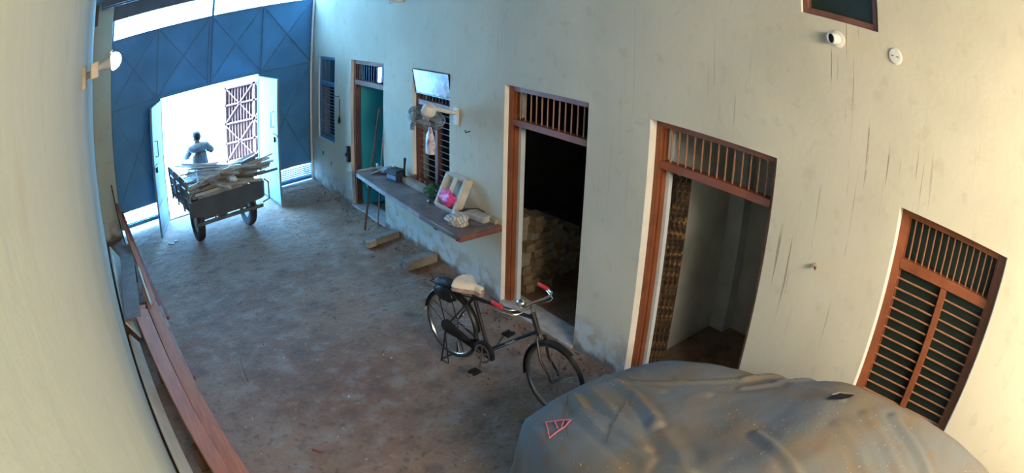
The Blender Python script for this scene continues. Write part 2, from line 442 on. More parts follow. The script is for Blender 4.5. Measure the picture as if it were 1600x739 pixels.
# ---- door and window frames in the right wall
def frame_unit(name, key, xf, dp, pw, mt, barm, rail=None, nbar=0, sill=False, mid=None, cross=None, zfoot=None, reveal=True, cr=0.0075):
    y0, y1, z0, z1 = OPEN[key]
    r = root(name, (xf, (y0 + y1) / 2, z0), kind='structure')
    zb = z0 if zfoot is None else zfoot
    for a in (y0, y1 - pw): part('frame_post', MB().box((xf, a, zb), (xf + dp, a + pw, z1)), mt, r, world=True, bev=0.004)
    for a, s in ((y1 - pw - 0.016, 1), (y0 + pw, -1)): part('door_stop' if name.startswith('door') else 'frame_bead', MB().box((xf + 0.025, a, zb), (xf + dp - 0.005, a + 0.016, z1 - pw)), mt, r, world=True)
    part('top_rail', MB().box((xf + 0.001, y0 + pw, z1 - pw), (xf + dp, y1 - pw, z1)), mt, r, world=True, bev=0.004)
    if sill: part('bottom_rail', MB().box((xf + 0.001, y0 + pw, z0), (xf + dp, y1 - pw, z0 + pw)), mt, r, world=True, bev=0.004)
    if rail:
        part('transom_rail', MB().box((xf - 0.004, y0 + pw, rail[0]), (xf + dp, y1 - pw, rail[1])), mt, r, world=True, bev=0.004)
        for k in range(nbar):
            y = y0 + pw + (y1 - y0 - 2 * pw) * (k + 1) / (nbar + 1)
            part('bar', MB().tube([(xf + dp * 0.45, y, rail[1]), (xf + dp * 0.45, y, z1 - pw)], 0.0075, 6), barm, r, smooth=True, world=True)
    if mid: part('mid_stile', MB().box((xf, mid - 0.032, z0 + pw * 0.5), (xf + dp, mid + 0.032, rail[0])), mt, r, world=True, bev=0.004)
    if cross:
        spans = [(y0 + pw, mid - 0.032), (mid + 0.032, y1 - pw)] if mid else [(y0 + pw, y1 - pw)]
        zt = rail[0] if rail else z1 - pw
        for a, b in spans:
            for k in range(cross):
                z = zt - (zt - z0 - (pw if sill else 0)) * (k + 1) / (cross + 1)
                part('crossbar', MB().tube([(xf + dp * 0.4, a, z), (xf + dp * 0.4, b, z)], cr, 6), barm, r, smooth=True, world=True)
    if reveal: part('reveal_edge', MB().box((0.0, y1 - 0.004, zb), (xf, y1 + 0.0005, z1)), M_WHITE, r, world=True)
    return r

d2 = frame_unit('door_2', 'D2', 0.055, 0.085, 0.062, M_BROWN, M_BAR, (1.985, 2.05), 12, zfoot=0.02)
part('lining', MB().box((0.145, 4.975, 0.02), (0.20, 5.02, 1.98)), M_PALEBLUE, d2, world=True)
part('lining', MB().box((0.145, 4.975, 2.055), (0.20, 5.02, 2.35)), M_PALEBLUE, d2, world=True)
part('threshold', MB().box((-0.02, 3.885, -0.05), (0.27, 5.08, 0.02)), M_CONC, d2, world=True, bev=0.008, label='pale worn concrete threshold')
d3 = frame_unit('door_3', 'D3', 0.085, 0.085, 0.062, M_BROWN, M_BAR, (1.995, 2.06), 13, zfoot=0.02)
part('lining', MB().box((0.175, 3.08, 0.02), (0.222, 3.125, 1.99)), M_PALEBLUE, d3, world=True)
part('lining', MB().box((0.175, 3.08, 2.065), (0.222, 3.125, 2.35)), M_PALEBLUE, d3, world=True)
part('threshold', MB().box((-0.02, 1.945, -0.05), (0.27, 3.185, 0.02)), M_CONC, d3, world=True, bev=0.008)
w3 = frame_unit('window_3', 'W3', 0.13, 0.07, 0.075, M_BROWN, M_BAR, (1.955, 2.03), 13, sill=True, mid=0.27, cross=13)
for a, b, c, d in ((0.31, 0.735, 0.88, 1.95), (-0.19, 0.235, 0.88, 1.95), (-0.19, 0.735, 2.035, 2.33)):
    part('shutter', MB().box((0.206, a, c), (0.222, b, d)), M_SHUT, w3, world=True, label='dark green shutter behind the bars')
uw = frame_unit('window_4', 'UW', 0.03, 0.06, 0.05, M_BROWN2, M_BAR, sill=True)
part('pane', MB().box((0.06, 1.15, 3.57), (0.066, 1.73, 4.2)), M_SHUT, uw, world=True, label='dark pane')
w1 = frame_unit('window_1', 'W1', 0.03, 0.07, 0.06, M_GATE_RIB, M_GATE_RIB, (1.86, 1.93), 8, sill=True, cross=15)
part('shutter', MB().box((0.19, 9.80, 0.9), (0.21, 10.2, 1.86)), M_TEAL, w1, world=True, label='teal inner shutter')
d1 = frame_unit('door_1', 'D1', 0.055, 0.085, 0.075, M_BROWN2, M_GATE_RIB, (1.99, 2.07), 11, zfoot=0.02)
M_TEALDOOR = mat('teal_door_paint', (0.05, 0.50, 0.58), 0.5, 0.12, 2)
lf = part('door_leaf', MB().beam((0.14, 8.93, 1.0), (0.66, 8.86, 1.0), 0.035, 1.94), M_TEALDOOR, d1, world=True, label='teal door leaf opened inward')
part('handle', MB().tube([(0.58, 8.845, 0.98), (0.58, 8.80, 0.98), (0.58, 8.80, 1.12), (0.58, 8.845, 1.12)], 0.008, 6), M_STEEL, lf, smooth=True, world=True)
part('threshold', MB().box((-0.02, 7.83, -0.05), (0.27, 9.03, 0.035)), M_CONC, d1, world=True, bev=0.008)
w2 = frame_unit('window_2', 'W2', 0.05, 0.07, 0.06, M_BROWN2, M_WOODGREYB, (1.93, 2.0), 9, sill=True, mid=6.48, cross=12, cr=0.006)
# tilted ventilator pane, reflections of pale foliage and sky painted into its colour
m = bpy.data.materials.new('painted_reflection_glass'); m.use_nodes = True; nt = m.node_tree; b = nt.nodes['Principled BSDF']
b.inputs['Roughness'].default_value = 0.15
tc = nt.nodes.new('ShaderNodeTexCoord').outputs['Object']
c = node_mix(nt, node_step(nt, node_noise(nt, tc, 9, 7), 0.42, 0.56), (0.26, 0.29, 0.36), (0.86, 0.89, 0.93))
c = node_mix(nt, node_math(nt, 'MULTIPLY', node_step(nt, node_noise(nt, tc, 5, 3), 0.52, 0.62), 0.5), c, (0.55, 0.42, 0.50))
nt.links.new(c, b.inputs['Base Color']); M_PAINTREFL = m
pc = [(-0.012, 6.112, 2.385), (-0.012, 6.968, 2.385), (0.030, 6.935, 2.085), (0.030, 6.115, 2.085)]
pn = part('ventilator_pane', MB().add(pc + [(x + 0.008, y, z) for x, y, z in pc], [(0, 1, 2, 3), (7, 6, 5, 4), (0, 4, 5, 1), (1, 5, 6, 2), (2, 6, 7, 3), (3, 7, 4, 0)]), M_PAINTREFL, w2, world=True, label='tilted glass ventilator pane with a painted pale reflection')
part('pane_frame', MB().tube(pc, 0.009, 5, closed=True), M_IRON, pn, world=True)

# ------------------------------------------------------------------ big steel gate
g = root('steel_gate', (0, 11.03, 0), GA, label='tall blue sheet-steel gate with cross-braced panels and an open wicket', cat='gate')
ZT = 3.545
seams = [-4.45, -3.385, -2.225, -1.10, -0.005]
def panel(x0, x1, z0, z1): return part('sheet_panel', MB().box((x0 + 0.001, 0.0, z0), (x1 - 0.001, 0.012, z1)), M_GATE, g)
part('cover_strip', MB().box((-2.25, 0.012, 2.24), (-2.20, 0.02, ZT)), M_GATE, g)
for x in (-3.36, -1.125): part('cover_strip', MB().box((x - 0.05, 0.012, 2.2), (x + 0.05, 0.02, ZT)), M_GATE, g)
for i in range(4): panel(seams[i], seams[i + 1], 2.26, ZT)
panel(-4.45, -3.33, 0.385, 2.255); panel(-1.15, -0.005, 0.30, 2.255)
def rib(name, p, q_, w=0.022, t=0.018, y=-0.009): part(name, MB().beam((p[0], y, p[1]), (q_[0], y, q_[1]), w, t, up=(0, 1, 0)), M_GATE_RIB, g)
for i in range(4):
    a, b = seams[i] + 0.02, seams[i + 1] - 0.02
    rib('diagonal_brace', (a, 2.29), (b, ZT - 0.02)); rib('diagonal_brace', (a, ZT - 0.02), (b, 2.29), y=-0.011)
for a, b, z in ((-4.43, -3.35, 0.42), (-1.13, -0.02, 0.33)):
    rib('diagonal_brace', (a, z), (b, 2.23)); rib('diagonal_brace', (a, 2.23), (b, z), y=-0.011)
for x in (-3.385, -2.26, -2.19, -1.10): rib('post', (x, 2.25), (x, ZT), 0.03, 0.03, -0.014)
for x, z in ((-4.435, 0.1), (-3.335, 0.1), (-1.145, 0.05), (-0.02, 0.05)): rib('post', (x, z), (x, ZT if x in (-4.435, -0.02) else 2.25), 0.035, 0.035, -0.014)
rib('top_rail', (-4.45, ZT), (0, ZT), 0.03, 0.03); rib('wicket_head', (-3.33, 2.25), (-1.15, 2.25), 0.035, 0.035, -0.012)
rib('middle_rail', (-4.43, 2.26), (-3.35, 2.26), 0.03, 0.02); rib('middle_rail', (-1.12, 2.26), (-0.02, 2.26), 0.03, 0.02)
part('centre_bar', MB().box((-2.24, -0.02, ZT), (-2.19, 0.02, 3.95)), M_GATE, g)
part('end_bar', MB().box((-4.45, -0.02, ZT), (-4.40, 0.02, 3.95)), M_GATE, g)
for (x0, x1, zz) in ((-4.42, -3.34, 0.375), (-1.14, -0.03, 0.285)):
    for k in range(6): part('louvre_slat', MB().box((x0, -0.004, zz - 0.036 * k - 0.036), (x1, 0.012, zz - 0.036 * k - 0.018)), M_GATE, g)
    part('bottom_rail', MB().box((x0, -0.02, zz - 0.285), (x1, 0.02, zz - 0.222)), M_GATE, g)
part('threshold_bar', MB().box((-3.33, -0.015, -0.03), (-1.15, 0.015, 0.004)), M_IRON, g)
# wicket leaves, opened inward
def wicket(h, f, z0, z1, face, name):
    h = V(h); f = V(f); d = (f - h).normalized(); n = V((-d.y, d.x, 0)) * face
    L_ = (f - h).length
    lf = part(name, MB().beam((*(h.xy), (z0 + z1) / 2), (*(f.xy), (z0 + z1) / 2), 0.022, z1 - z0), M_LEAF, g, world=True, label='pale painted wicket leaf swung inward')
    P = lambda u, z, o=0.0: h + d * u + n * (0.014 + o) + V((0, 0, z))
    for z in (z0 + 0.02, 0.52, z1 - 0.02): part('leaf_rail', MB().beam(P(0.01, z), P(L_ - 0.01, z), 0.03, 0.02, up=n), M_LEAF, lf, world=True)
    for u in (0.02, L_ - 0.02): part('leaf_stile', MB().beam(P(u, z0), P(u, z1), 0.03, 0.02, up=n), M_GATE if u > 0.5 else M_LEAF, lf, world=True)
    part('pull_handle', MB().tube([P(L_ - 0.22, 1.36), P(L_ - 0.22, 1.36, 0.06), P(L_ - 0.22, 1.62, 0.06), P(L_ - 0.22, 1.62)], 0.010, 6), M_IRON, lf, smooth=True, world=True)
    part('latch', MB().beam(P(L_ - 0.30, 1.22, 0.01), P(L_ - 0.02, 1.22, 0.01), 0.03, 0.03, up=n), M_IRON, lf, world=True)
    part('padlock', MB().box(tuple(P(L_ - 0.2, 1.10) - V((0.03, 0.03, 0))), tuple(P(L_ - 0.2, 1.10) + V((0.03, 0.03, 0.09)))), M_IRON, lf, world=True)
wicket((-3.275, 10.61, 0), (-3.545, 9.64, 0), 0.03, 2.22, 1, 'wicket_leaf')
wicket((-1.155, 10.88, 0), (-1.065, 9.70, 0), 0.03, 2.20, -1, 'wicket_leaf')

# red gate of the house across the lane
rg = root('street_gate', (-0.9, 13.45, 0), 0, label='rust-red ribbed house gate with pale cross bars across the lane', cat='gate')
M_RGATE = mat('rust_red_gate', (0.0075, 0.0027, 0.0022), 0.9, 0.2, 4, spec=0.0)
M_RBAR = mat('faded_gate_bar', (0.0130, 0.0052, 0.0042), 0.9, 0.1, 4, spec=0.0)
gx0, gx1, gy = -1.40, 0.9, 13.42
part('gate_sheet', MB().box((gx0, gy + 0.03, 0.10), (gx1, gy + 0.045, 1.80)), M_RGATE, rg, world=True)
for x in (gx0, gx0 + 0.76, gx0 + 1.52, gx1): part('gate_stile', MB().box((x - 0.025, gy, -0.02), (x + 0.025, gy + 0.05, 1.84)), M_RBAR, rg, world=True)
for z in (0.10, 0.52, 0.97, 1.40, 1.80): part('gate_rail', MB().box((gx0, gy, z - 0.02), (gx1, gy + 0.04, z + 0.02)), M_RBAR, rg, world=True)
for x0 in (gx0, gx0 + 0.76, gx0 + 1.52):
    for z in (0.10, 0.97):
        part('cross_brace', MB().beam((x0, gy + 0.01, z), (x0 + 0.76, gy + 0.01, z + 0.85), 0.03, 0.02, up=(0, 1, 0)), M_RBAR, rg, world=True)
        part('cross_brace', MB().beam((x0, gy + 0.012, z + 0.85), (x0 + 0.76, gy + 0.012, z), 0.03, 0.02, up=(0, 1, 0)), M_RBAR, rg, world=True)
for k in range(30):
    x = gx0 + (gx1 - gx0) * (k + 0.5) / 30
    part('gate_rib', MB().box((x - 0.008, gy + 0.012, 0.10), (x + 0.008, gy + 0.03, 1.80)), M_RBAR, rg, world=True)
solo('drain_pipe', MB().tube([(-0.03, 10.93, 0.0), (-0.03, 10.93, 4.3)], 0.022, 8), M_WHITEPL, smooth=True, label='thin white pipe running up the corner beside the gate', cat='pipe')

# ------------------------------------------------------------------ covered car
CX = -1.20
PY = [-1.52, -1.47, -1.38, -1.1, -0.6, 0.2, 0.7, 1.0, 1.4, 1.7, 2.1, 2.45, 2.62, 2.72, 2.79]
PH = [0.05, 0.60, 0.92, 1.22, 1.42, 1.49, 1.46, 1.34, 1.18, 1.11, 1.00, 0.86, 0.68, 0.40, 0.03]
PW = [0.55, 0.70, 0.78, 0.82, 0.84, 0.85, 0.85, 0.85, 0.85, 0.84, 0.76, 0.60, 0.47, 0.38, 0.34]
PT = [0.40, 0.45, 0.46, 0.46, 0.50, 0.52, 0.54, 0.58, 0.64, 0.65, 0.60, 0.48, 0.37, 0.30, 0.26]
def interp(x, xs, ys):
    if x <= xs[0]: return ys[0]
    for i in range(len(xs) - 1):
        if x <= xs[i + 1]:
            t = (x - xs[i]) / (xs[i + 1] - xs[i])
            m0 = (ys[i + 1] - ys[max(i - 1, 0)]) / max(1e-6, xs[i + 1] - xs[max(i - 1, 0)]) * (xs[i + 1] - xs[i])
            j = min(i + 2, len(xs) - 1); m1 = (ys[j] - ys[i]) / max(1e-6, xs[j] - xs[i]) * (xs[i + 1] - xs[i])
            return (2 * t**3 - 3 * t**2 + 1) * ys[i] + (t**3 - 2 * t**2 + t) * m0 + (-2 * t**3 + 3 * t**2) * ys[i + 1] + (t**3 - t**2) * m1
    return ys[-1]
CREASES = [  # (polyline in plan, height, width)
    ([(-1.08, 2.45), (-1.26, 2.04), (-1.41, 1.77), (-1.50, 1.63)], 0.040, 0.036),
    ([(-1.45, 2.38), (-1.58, 2.14), (-1.68, 1.74), (-1.79, 1.40), (-1.85, 1.0)], 0.040, 0.036),
    ([(-1.19, 2.34), (-0.98, 1.87), (-0.72, 1.50), (-0.47, 1.21)], 0.012, 0.025),
    ([(-0.89, 0.22), (-1.04, 0.0), (-1.17, -0.18), (-1.5, -0.5)], 0.026, 0.040),
    ([(-0.72, 1.52), (-0.54, 1.25), (-0.45, 1.0)], 0.028, 0.028),
    ([(-0.85, 1.45), (-0.68, 1.15), (-0.58, 0.95)], 0.024, 0.028),
    ([(-0.70, 1.25), (-0.84, 0.88), (-0.93, 0.66)], 0.022, 0.028),
    ([(-1.40, 1.0), (-1.55, 0.78), (-1.75, 0.45)], 0.022, 0.030),
    ([(-1.00, 0.42), (-1.18, 0.16), (-1.4, -0.1)], 0.012, 0.04),
    ([(-1.20, 0.55), (-1.35, 0.30), (-1.6, 0.0)], 0.010, 0.04),
    ([(-1.62, 2.15), (-1.73, 1.83), (-1.83, 1.40)], 0.034, 0.032),
    ([(-1.30, 2.40), (-1.42, 2.15), (-1.58, 1.85), (-1.72, 1.5)], 0.022, 0.035),
    ([(-1.05, 2.30), (-1.12, 2.1), (-1.13, 1.9)], 0.014, 0.03),
    ([(-0.86, 2.40), (-0.95, 2.2), (-0.98, 2.0)], 0.014, 0.03),
    ([(-0.95, 1.95), (-1.02, 1.75), (-1.04, 1.6)], 0.012, 0.03),
    ([(-1.50, 1.62), (-1.66, 1.35), (-1.82, 1.15)], 0.020, 0.05)]
CBB = [(min(p[0] for p in c[0]) - 4 * c[2], max(p[0] for p in c[0]) + 4 * c[2], min(p[1] for p in c[0]) - 4 * c[2], max(p[1] for p in c[0]) + 4 * c[2]) for c in CREASES]
def seg_d(p, a, b):
    ab = (b[0] - a[0], b[1] - a[1]); t = ((p[0] - a[0]) * ab[0] + (p[1] - a[1]) * ab[1]) / (ab[0]**2 + ab[1]**2)
    t = max(0, min(1, t)); return math.hypot(p[0] - a[0] - t * ab[0], p[1] - a[1] - t * ab[1])
def crease(x, y):
    s = 0
    for (pl, h, w), bb in zip(CREASES, CBB):
        if not (bb[0] < x < bb[1] and bb[2] < y < bb[3]): continue
        d = min(seg_d((x, y), pl[i], pl[i + 1]) for i in range(len(pl) - 1))
        if d < 4 * w: s += 0.85 * h * (0.65 * math.exp(-d / (0.55 * w)) + 0.35 * math.exp(-(d / (1.5 * w))**2)) - 0.30 * h * math.exp(-((d - 1.7 * w) / (0.7 * w))**2)
    return max(-0.016, min(0.030, s))
rows = []
NYC, NS = 280, 230
for j in range(NYC + 1):
    t = j / NYC
    y = PY[0] + (PY[-1] - PY[0]) * (t + 0.04 * math.sin(2 * PI * t) * -1)
    h, w, wt = interp(y, PY, PH), interp(y, PY, PW), interp(y, PY, PT)
    zb = min(h * 0.9, 0.86)
    ctrl = [(-w - 0.05, 0.02), (-w - 0.01, min(0.35, h * 0.4)), (-w * 0.985, min(0.62, h * 0.7)), (-w * 0.93, zb), (-wt, h - 0.055), (-wt * 0.55, h - 0.012), (0, h)]
    ctrl = ctrl + [(-a, b) for a, b in reversed(ctrl[:-1])]
    L_ = [0.0]
    for a, b in zip(ctrl, ctrl[1:]): L_.append(L_[-1] + max(1e-4, math.hypot(a[0] - b[0], a[1] - b[1])))
    row = []
    for i in range(NS + 1):
        s = L_[-1] * i / NS
        x = interp(s, L_, [c_[0] for c_ in ctrl]); z = interp(s, L_, [c_[1] for c_ in ctrl])
        side = max(0.0, min(1.0, (0.80 - z) / 0.7))
        px_, py_ = CX + x, y
        fold = side * 0.030 * math.sin(y * 15 + 2.3 * noise.noise(V((y * 1.5, z, 4)))) * (1 if x < 0 else 0.7)
        if y > 2.3: fold += side * 0.02 * math.sin(x * 22 + 2 * noise.noise(V((x * 2, z * 2, 9))))
        n = 0.016 * noise.noise(V((px_ * 1.7, py_ * 1.7, z * 1.7))) + 0.006 * (1 - 2 * abs(noise.noise(V((px_ * 3.2 + py_ * 1.1, py_ * 2.0 - px_, z * 3))))) + 0.004 * noise.noise(V((px_ * 8, py_ * 8, z * 8)))
        zz = z + (crease(px_, py_) + n) * (1 - side) * (1 if h > 0.3 else 0)
        xx = px_ + math.copysign(1, x) * fold * (1 if abs(x) > 0.3 else 0)
        yy = py_ + (0.025 * side * math.sin(x * 20) if y > 2.55 else 0)
        row.append(V((xx, yy, max(0.012, zz))))
    rows.append(row)
mbc = MB().grid(rows)
m = bpy.data.materials.new('dusty_car_cover'); m.use_nodes = True; nt = m.node_tree; b = nt.nodes['Principled BSDF']
b.inputs['Roughness'].default_value = 0.9; b.inputs['Specular IOR Level'].default_value = 0.1
tc = nt.nodes.new('ShaderNodeTexCoord').outputs['Object']
c = node_mix(nt, node_step(nt, node_noise(nt, tc, 1.6, 6), 0.40, 0.64), (0.165, 0.17, 0.167), (0.185, 0.15, 0.11))
c = node_mix(nt, node_math(nt, 'MULTIPLY', node_step(nt, node_noise(nt, tc, 5, 8), 0.52, 0.66), 0.75), c, (0.19, 0.145, 0.10))
c = node_mix(nt, node_math(nt, 'MULTIPLY', node_step(nt, node_noise(nt, tc, 60, 2), 0.68, 0.72), node_step(nt, node_noise(nt, tc, 2.4, 3), 0.50, 0.60)), c, (0.50, 0.48, 0.44))
nt.links.new(c, b.inputs['Base Color'])
bp = nt.nodes.new('ShaderNodeBump'); bp.inputs['Strength'].default_value = 0.15; bp.inputs['Distance'].default_value = 0.01
nt.links.new(node_noise(nt, tc, 30, 5), bp.inputs['Height']); nt.links.new(bp.outputs['Normal'], b.inputs['Normal'])
car = root('covered_car', (CX, 0.6, 0), label='car parked under a dusty grey-brown fabric cover beside the wall', cat='car')
cover = part('cover', mbc, m, car, smooth=True, world=True)
BVH = BVHTree.FromPolygons([tuple(p) for p in mbc.v], mbc.f)
def on_cover(x, y, dz=0.006):
    h = BVH.ray_cast(V((x, y, 3)), V((0, 0, -1)))
    return (h[0] + V((0, 0, dz))) if h[0] else V((x, y, 1))
def drape(pts, n=6):
    out = []
    for i in range(len(pts) - 1):
        for k in range(n):
            t = k / n; out.append(on_cover(pts[i][0] * (1 - t) + pts[i + 1][0] * t, pts[i][1] * (1 - t) + pts[i + 1][1] * t))
    out.append(on_cover(*pts[-1])); return out
mb = MB()
tear = [(-0.985, 0.755), (-0.93, 0.735), (-0.885, 0.70), (-0.86, 0.64), (-0.845, 0.59), (-0.90, 0.61), (-0.955, 0.645), (-0.97, 0.70)]
ctr = on_cover(-0.915, 0.67, 0.008); ring_ = [on_cover(a, b, 0.008) for a, b in tear]
mb.add([ctr] + ring_, [(0, k + 1, (k + 1) % len(tear) + 1) for k in range(len(tear))])
tr = part('tear', mb, M_HOLESHADE, cover, world=True, label='black ragged tear in the cover')  # dark patch laid on the fabric, painting the shade inside the tear
flap = MB(); fl = [on_cover(a, b, 0.012) for a, b in tear[1:5]]
flap.tube(fl, 0.006, 6); flap.add([fl[1], fl[2], on_cover(-0.89, 0.66, 0.014)], [(0, 1, 2)])
part('flap', flap, m, cover, world=True)
M_PINKT = mat('pink_thread', (0.62, 0.16, 0.22), 0.7, 0.2, 30)
for nm, pl in (('stitching', [(-1.775, 2.26), (-1.70, 2.12), (-1.77, 2.09), (-1.87, 2.11), (-1.775, 2.26)]), ('stitching', [(-1.75, 2.21), (-1.80, 2.12)]), ('stitching', [(-1.72, 2.16), (-1.79, 2.10)])):
    part(nm, MB().tube(drape(pl), 0.0045, 5), M_PINKT, cover, world=True, label='pink thread stitching')
M_SEAM = mat('cover_seam', (0.10, 0.095, 0.085), 0.8, 0.2, 30)
for pl in ([(-1.19, 2.34), (-0.98, 1.87), (-0.72, 1.50), (-0.47, 1.21)], [(-1.28, 2.03), (-1.52, 1.90), (-1.66, 1.82), (-1.80, 1.72)], [(-1.47, 2.40), (-1.66, 2.22), (-1.83, 2.0)]):
    part('seam', MB().tube(drape(pl, 14), 0.0022, 5), M_SEAM, cover, world=True)

# ------------------------------------------------------------------ bicycle
BH = -1.3984
bk = root('bicycle', (-1.069, 4.398, 0.0), BH, label='black roadster bicycle with red grips and cream saddle on its stand', cat='bicycle')
RH, FH, BB = V((0, 0, 0.385)), V((1.222, 0, 0.338)), V((0.475, 0, 0.302))
SCL, HT_, HB_ = V((0.285, 0, 0.79)), V((0.955, 0, 0.865)), V((1.035, 0, 0.70))
def wheel(name, c, steer=0.0):
    ax = V((math.sin(-steer), math.cos(-steer), 0))
    w_ = part(name, MB().ring(c, ax, 0.322, 0.0175, 56, 8), M_RUBBER, bk, smooth=True)
    w_['label'] = 'black tyre'
    part('rim', MB().lathe(c, ax, [(0.308, -0.014), (0.300, -0.012), (0.294, 0), (0.300, 0.012), (0.308, 0.014)], 56), M_STEEL, w_, smooth=True)
    part('hub', MB().lathe(c, ax, [(0.0, -0.06), (0.012, -0.06), (0.012, -0.035), (0.028, -0.033), (0.028, -0.027), (0.016, -0.02), (0.016, 0.02), (0.028, 0.027), (0.028, 0.033), (0.012, 0.035), (0.012, 0.06), (0.0, 0.06)], 14), M_DULLSTEEL, w_, smooth=True)
    sp = MB(); fx = ax.cross(V((0, 0, 1))).normalized()
    for k in range(36):
        a = 2 * PI * k / 36; s = 1 if k % 2 else -1; a2 = a + (0.9 if (k // 2) % 2 else -0.9)
        sp.tube([c + (fx * math.cos(a2) + V((0, 0, 1)) * math.sin(a2)) * 0.026 + ax * (0.03 * s), c + (fx * math.cos(a) + V((0, 0, 1)) * math.sin(a)) * 0.298], 0.0016, 3, cap=False)
    part('spokes', sp, M_DULLSTEEL, w_, kind='stuff')
    return w_
ST = math.radians(-5)
wheel('rear_wheel', RH); wheel('front_wheel', FH, ST)
fr = MB()
fr.tube([BB, SCL], 0.017, 8); fr.tube([BB, HB_ + V((-0.01, 0, 0.03))], 0.019, 8); fr.tube([SCL + V((0, 0, -0.03)), HT_ + V((0.01, 0, -0.04))], 0.016, 8); fr.tube([HT_, HB_], 0.022, 8)
for s in (-1, 1):
    fr.tube([BB + V((-0.02, s * 0.025, 0)), RH + V((0.08, s * 0.055, -0.01)), RH + V((0, s * 0.062, 0))], 0.009, 6)
    fr.tube([SCL + V((0, s * 0.014, -0.03)), RH + V((0.0, s * 0.062, 0))], 0.008, 6)
fr.lathe(BB, (0, 1, 0), [(0, -0.04), (0.024, -0.04), (0.024, 0.04), (0, 0.04)], 12)
part('frame', fr, M_BLACK, bk, smooth=True)
tv = (HB_ + V((-0.01, 0, 0.03)) - BB).normalized(); tn = V((-tv.z, 0, tv.x))
for k in range(7):
    c_ = BB + tv * (0.27 + 0.022 * k) + V((0, -0.0195, 0)) + tn * (0.001 * (k % 3 - 1))
    part('transfer_mark', MB().beam(c_ - tn * 0.006, c_ + tn * 0.006, 0.006 + 0.004 * (k % 2), 0.002, up=(0, 1, 0)), M_WHITEPL, bk)
FA = V((math.cos(ST), math.sin(ST), 0)); FL = V((-math.sin(ST), math.cos(ST), 0))
fk = MB(); fk.tube([HB_ + V((0, 0, 0.0)), HB_ + FA * 0.012 + V((0, 0, -0.02))], 0.022, 8)
for s in (-1, 1):
    fk.tube([HB_ + V((0.005, 0, -0.005)), HB_ + FL * (0.045 * s) + FA * 0.02 + V((0, 0, -0.02)), HB_ + FA * 0.075 + FL * (0.047 * s) + V((0, 0, -0.20)), FH + FA * -0.02 + FL * (0.05 * s) + V((0, 0, 0.05)), FH + FL * (0.052 * s)], [0.014, 0.013, 0.012, 0.008, 0.008], 7)
part('fork', fk, M_BLACK, bk, smooth=True)
part('stem', MB().tube([HT_, HT_ + V((-0.022, 0, 0.075)), HT_ + V((-0.02, 0, 0.085))], 0.011, 8), M_STEEL, bk, smooth=True)
HC = HT_ + V((-0.018, 0, 0.09))
def hb(f, l, z): return HC + FA * f + FL * l + V((0, 0, z))
half = [(0.02, 0.0, 0), (0.03, 0.10, 0.002), (0.025, 0.19, 0.004), (-0.005, 0.235, 0.008), (-0.06, 0.25, 0.012)]
bar = [hb(a, -l, z) for a, l, z in reversed(half)] + [hb(a, l, z) for a, l, z in half[1:]]
bar = [hb(-0.17, -0.255, 0.014)] + bar + [hb(-0.17, 0.255, 0.014)]
hbar = part('handlebar', MB().tube(bar, 0.0105, 8), M_STEEL, bk, smooth=True)
for s in (-1, 1):
    part('grip', MB().tube([hb(-0.055, s * 0.25, 0.012), hb(-0.07, s * 0.2505, 0.012), hb(-0.165, s * 0.2545, 0.014), hb(-0.175, s * 0.255, 0.014)], [0.013, 0.0175, 0.0175, 0.014], 10), M_RED, hbar, smooth=True, label='red rubber grip')
    part('brake_lever', MB().tube([hb(0.04, s * 0.03, -0.02), hb(0.05, s * 0.17, -0.025), hb(0.02, s * 0.225, -0.03), hb(-0.10, s * 0.275, -0.02)], 0.0055, 6), M_STEEL, hbar, smooth=True)
part('bell', MB().lathe(hb(0.0, -0.105, 0.018), (0, 0, 1), [(0.0, 0), (0.040, 0), (0.043, 0.010), (0.037, 0.028), (0.020, 0.042), (0, 0.046)], 20), M_STEEL, hbar, smooth=True, label='chrome bell')
part('brake_rod', MB().tube([hb(0.035, 0.0, -0.02), HB_ + FA * 0.045 + V((0, 0, -0.03))], 0.004, 6), M_DULLSTEEL, bk, smooth=True)
part('brake_rod', MB().tube([HB_ + V((-0.02, -0.03, 0.0)), BB + V((0.04, -0.03, 0.03))], 0.004, 6), M_DULLSTEEL, bk, smooth=True)
def guard(name, c, a0, a1, mt, steer=0.0, R=0.362):
    ax = V((math.sin(-steer), math.cos(-steer), 0)); fx = V((math.cos(steer), math.sin(steer), 0)); rows = []
    for k in range(33):
        a = math.radians(a0 + (a1 - a0) * k / 32); d = fx * math.cos(a) + V((0, 0, 1)) * math.sin(a)
        rows.append([c + d * (R - 0.016 * abs(u)**2) + ax * (0.031 * u) for u in (-1, -0.6, 0, 0.6, 1)])
    back = [[p - (p - c).normalized() * 0.003 for p in r] for r in rows]
    g_ = MB().grid(rows); g_.grid(back)
    return part(name, g_, mt, bk, smooth=True)
guard('rear_mudguard', RH, 8, 172, M_BLACK); guard('mudguard_tip', RH, 150, 178, M_WHITEPL, 0, 0.364)
guard('front_mudguard', FH, 62, 196, M_BLACK, ST)
for s in (-1, 1): part('mudguard_stay', MB().tube([RH + V((0, s * 0.062, 0)), RH + V((-0.33, s * 0.03, 0.14))], 0.003, 5), M_BLACK, bk)
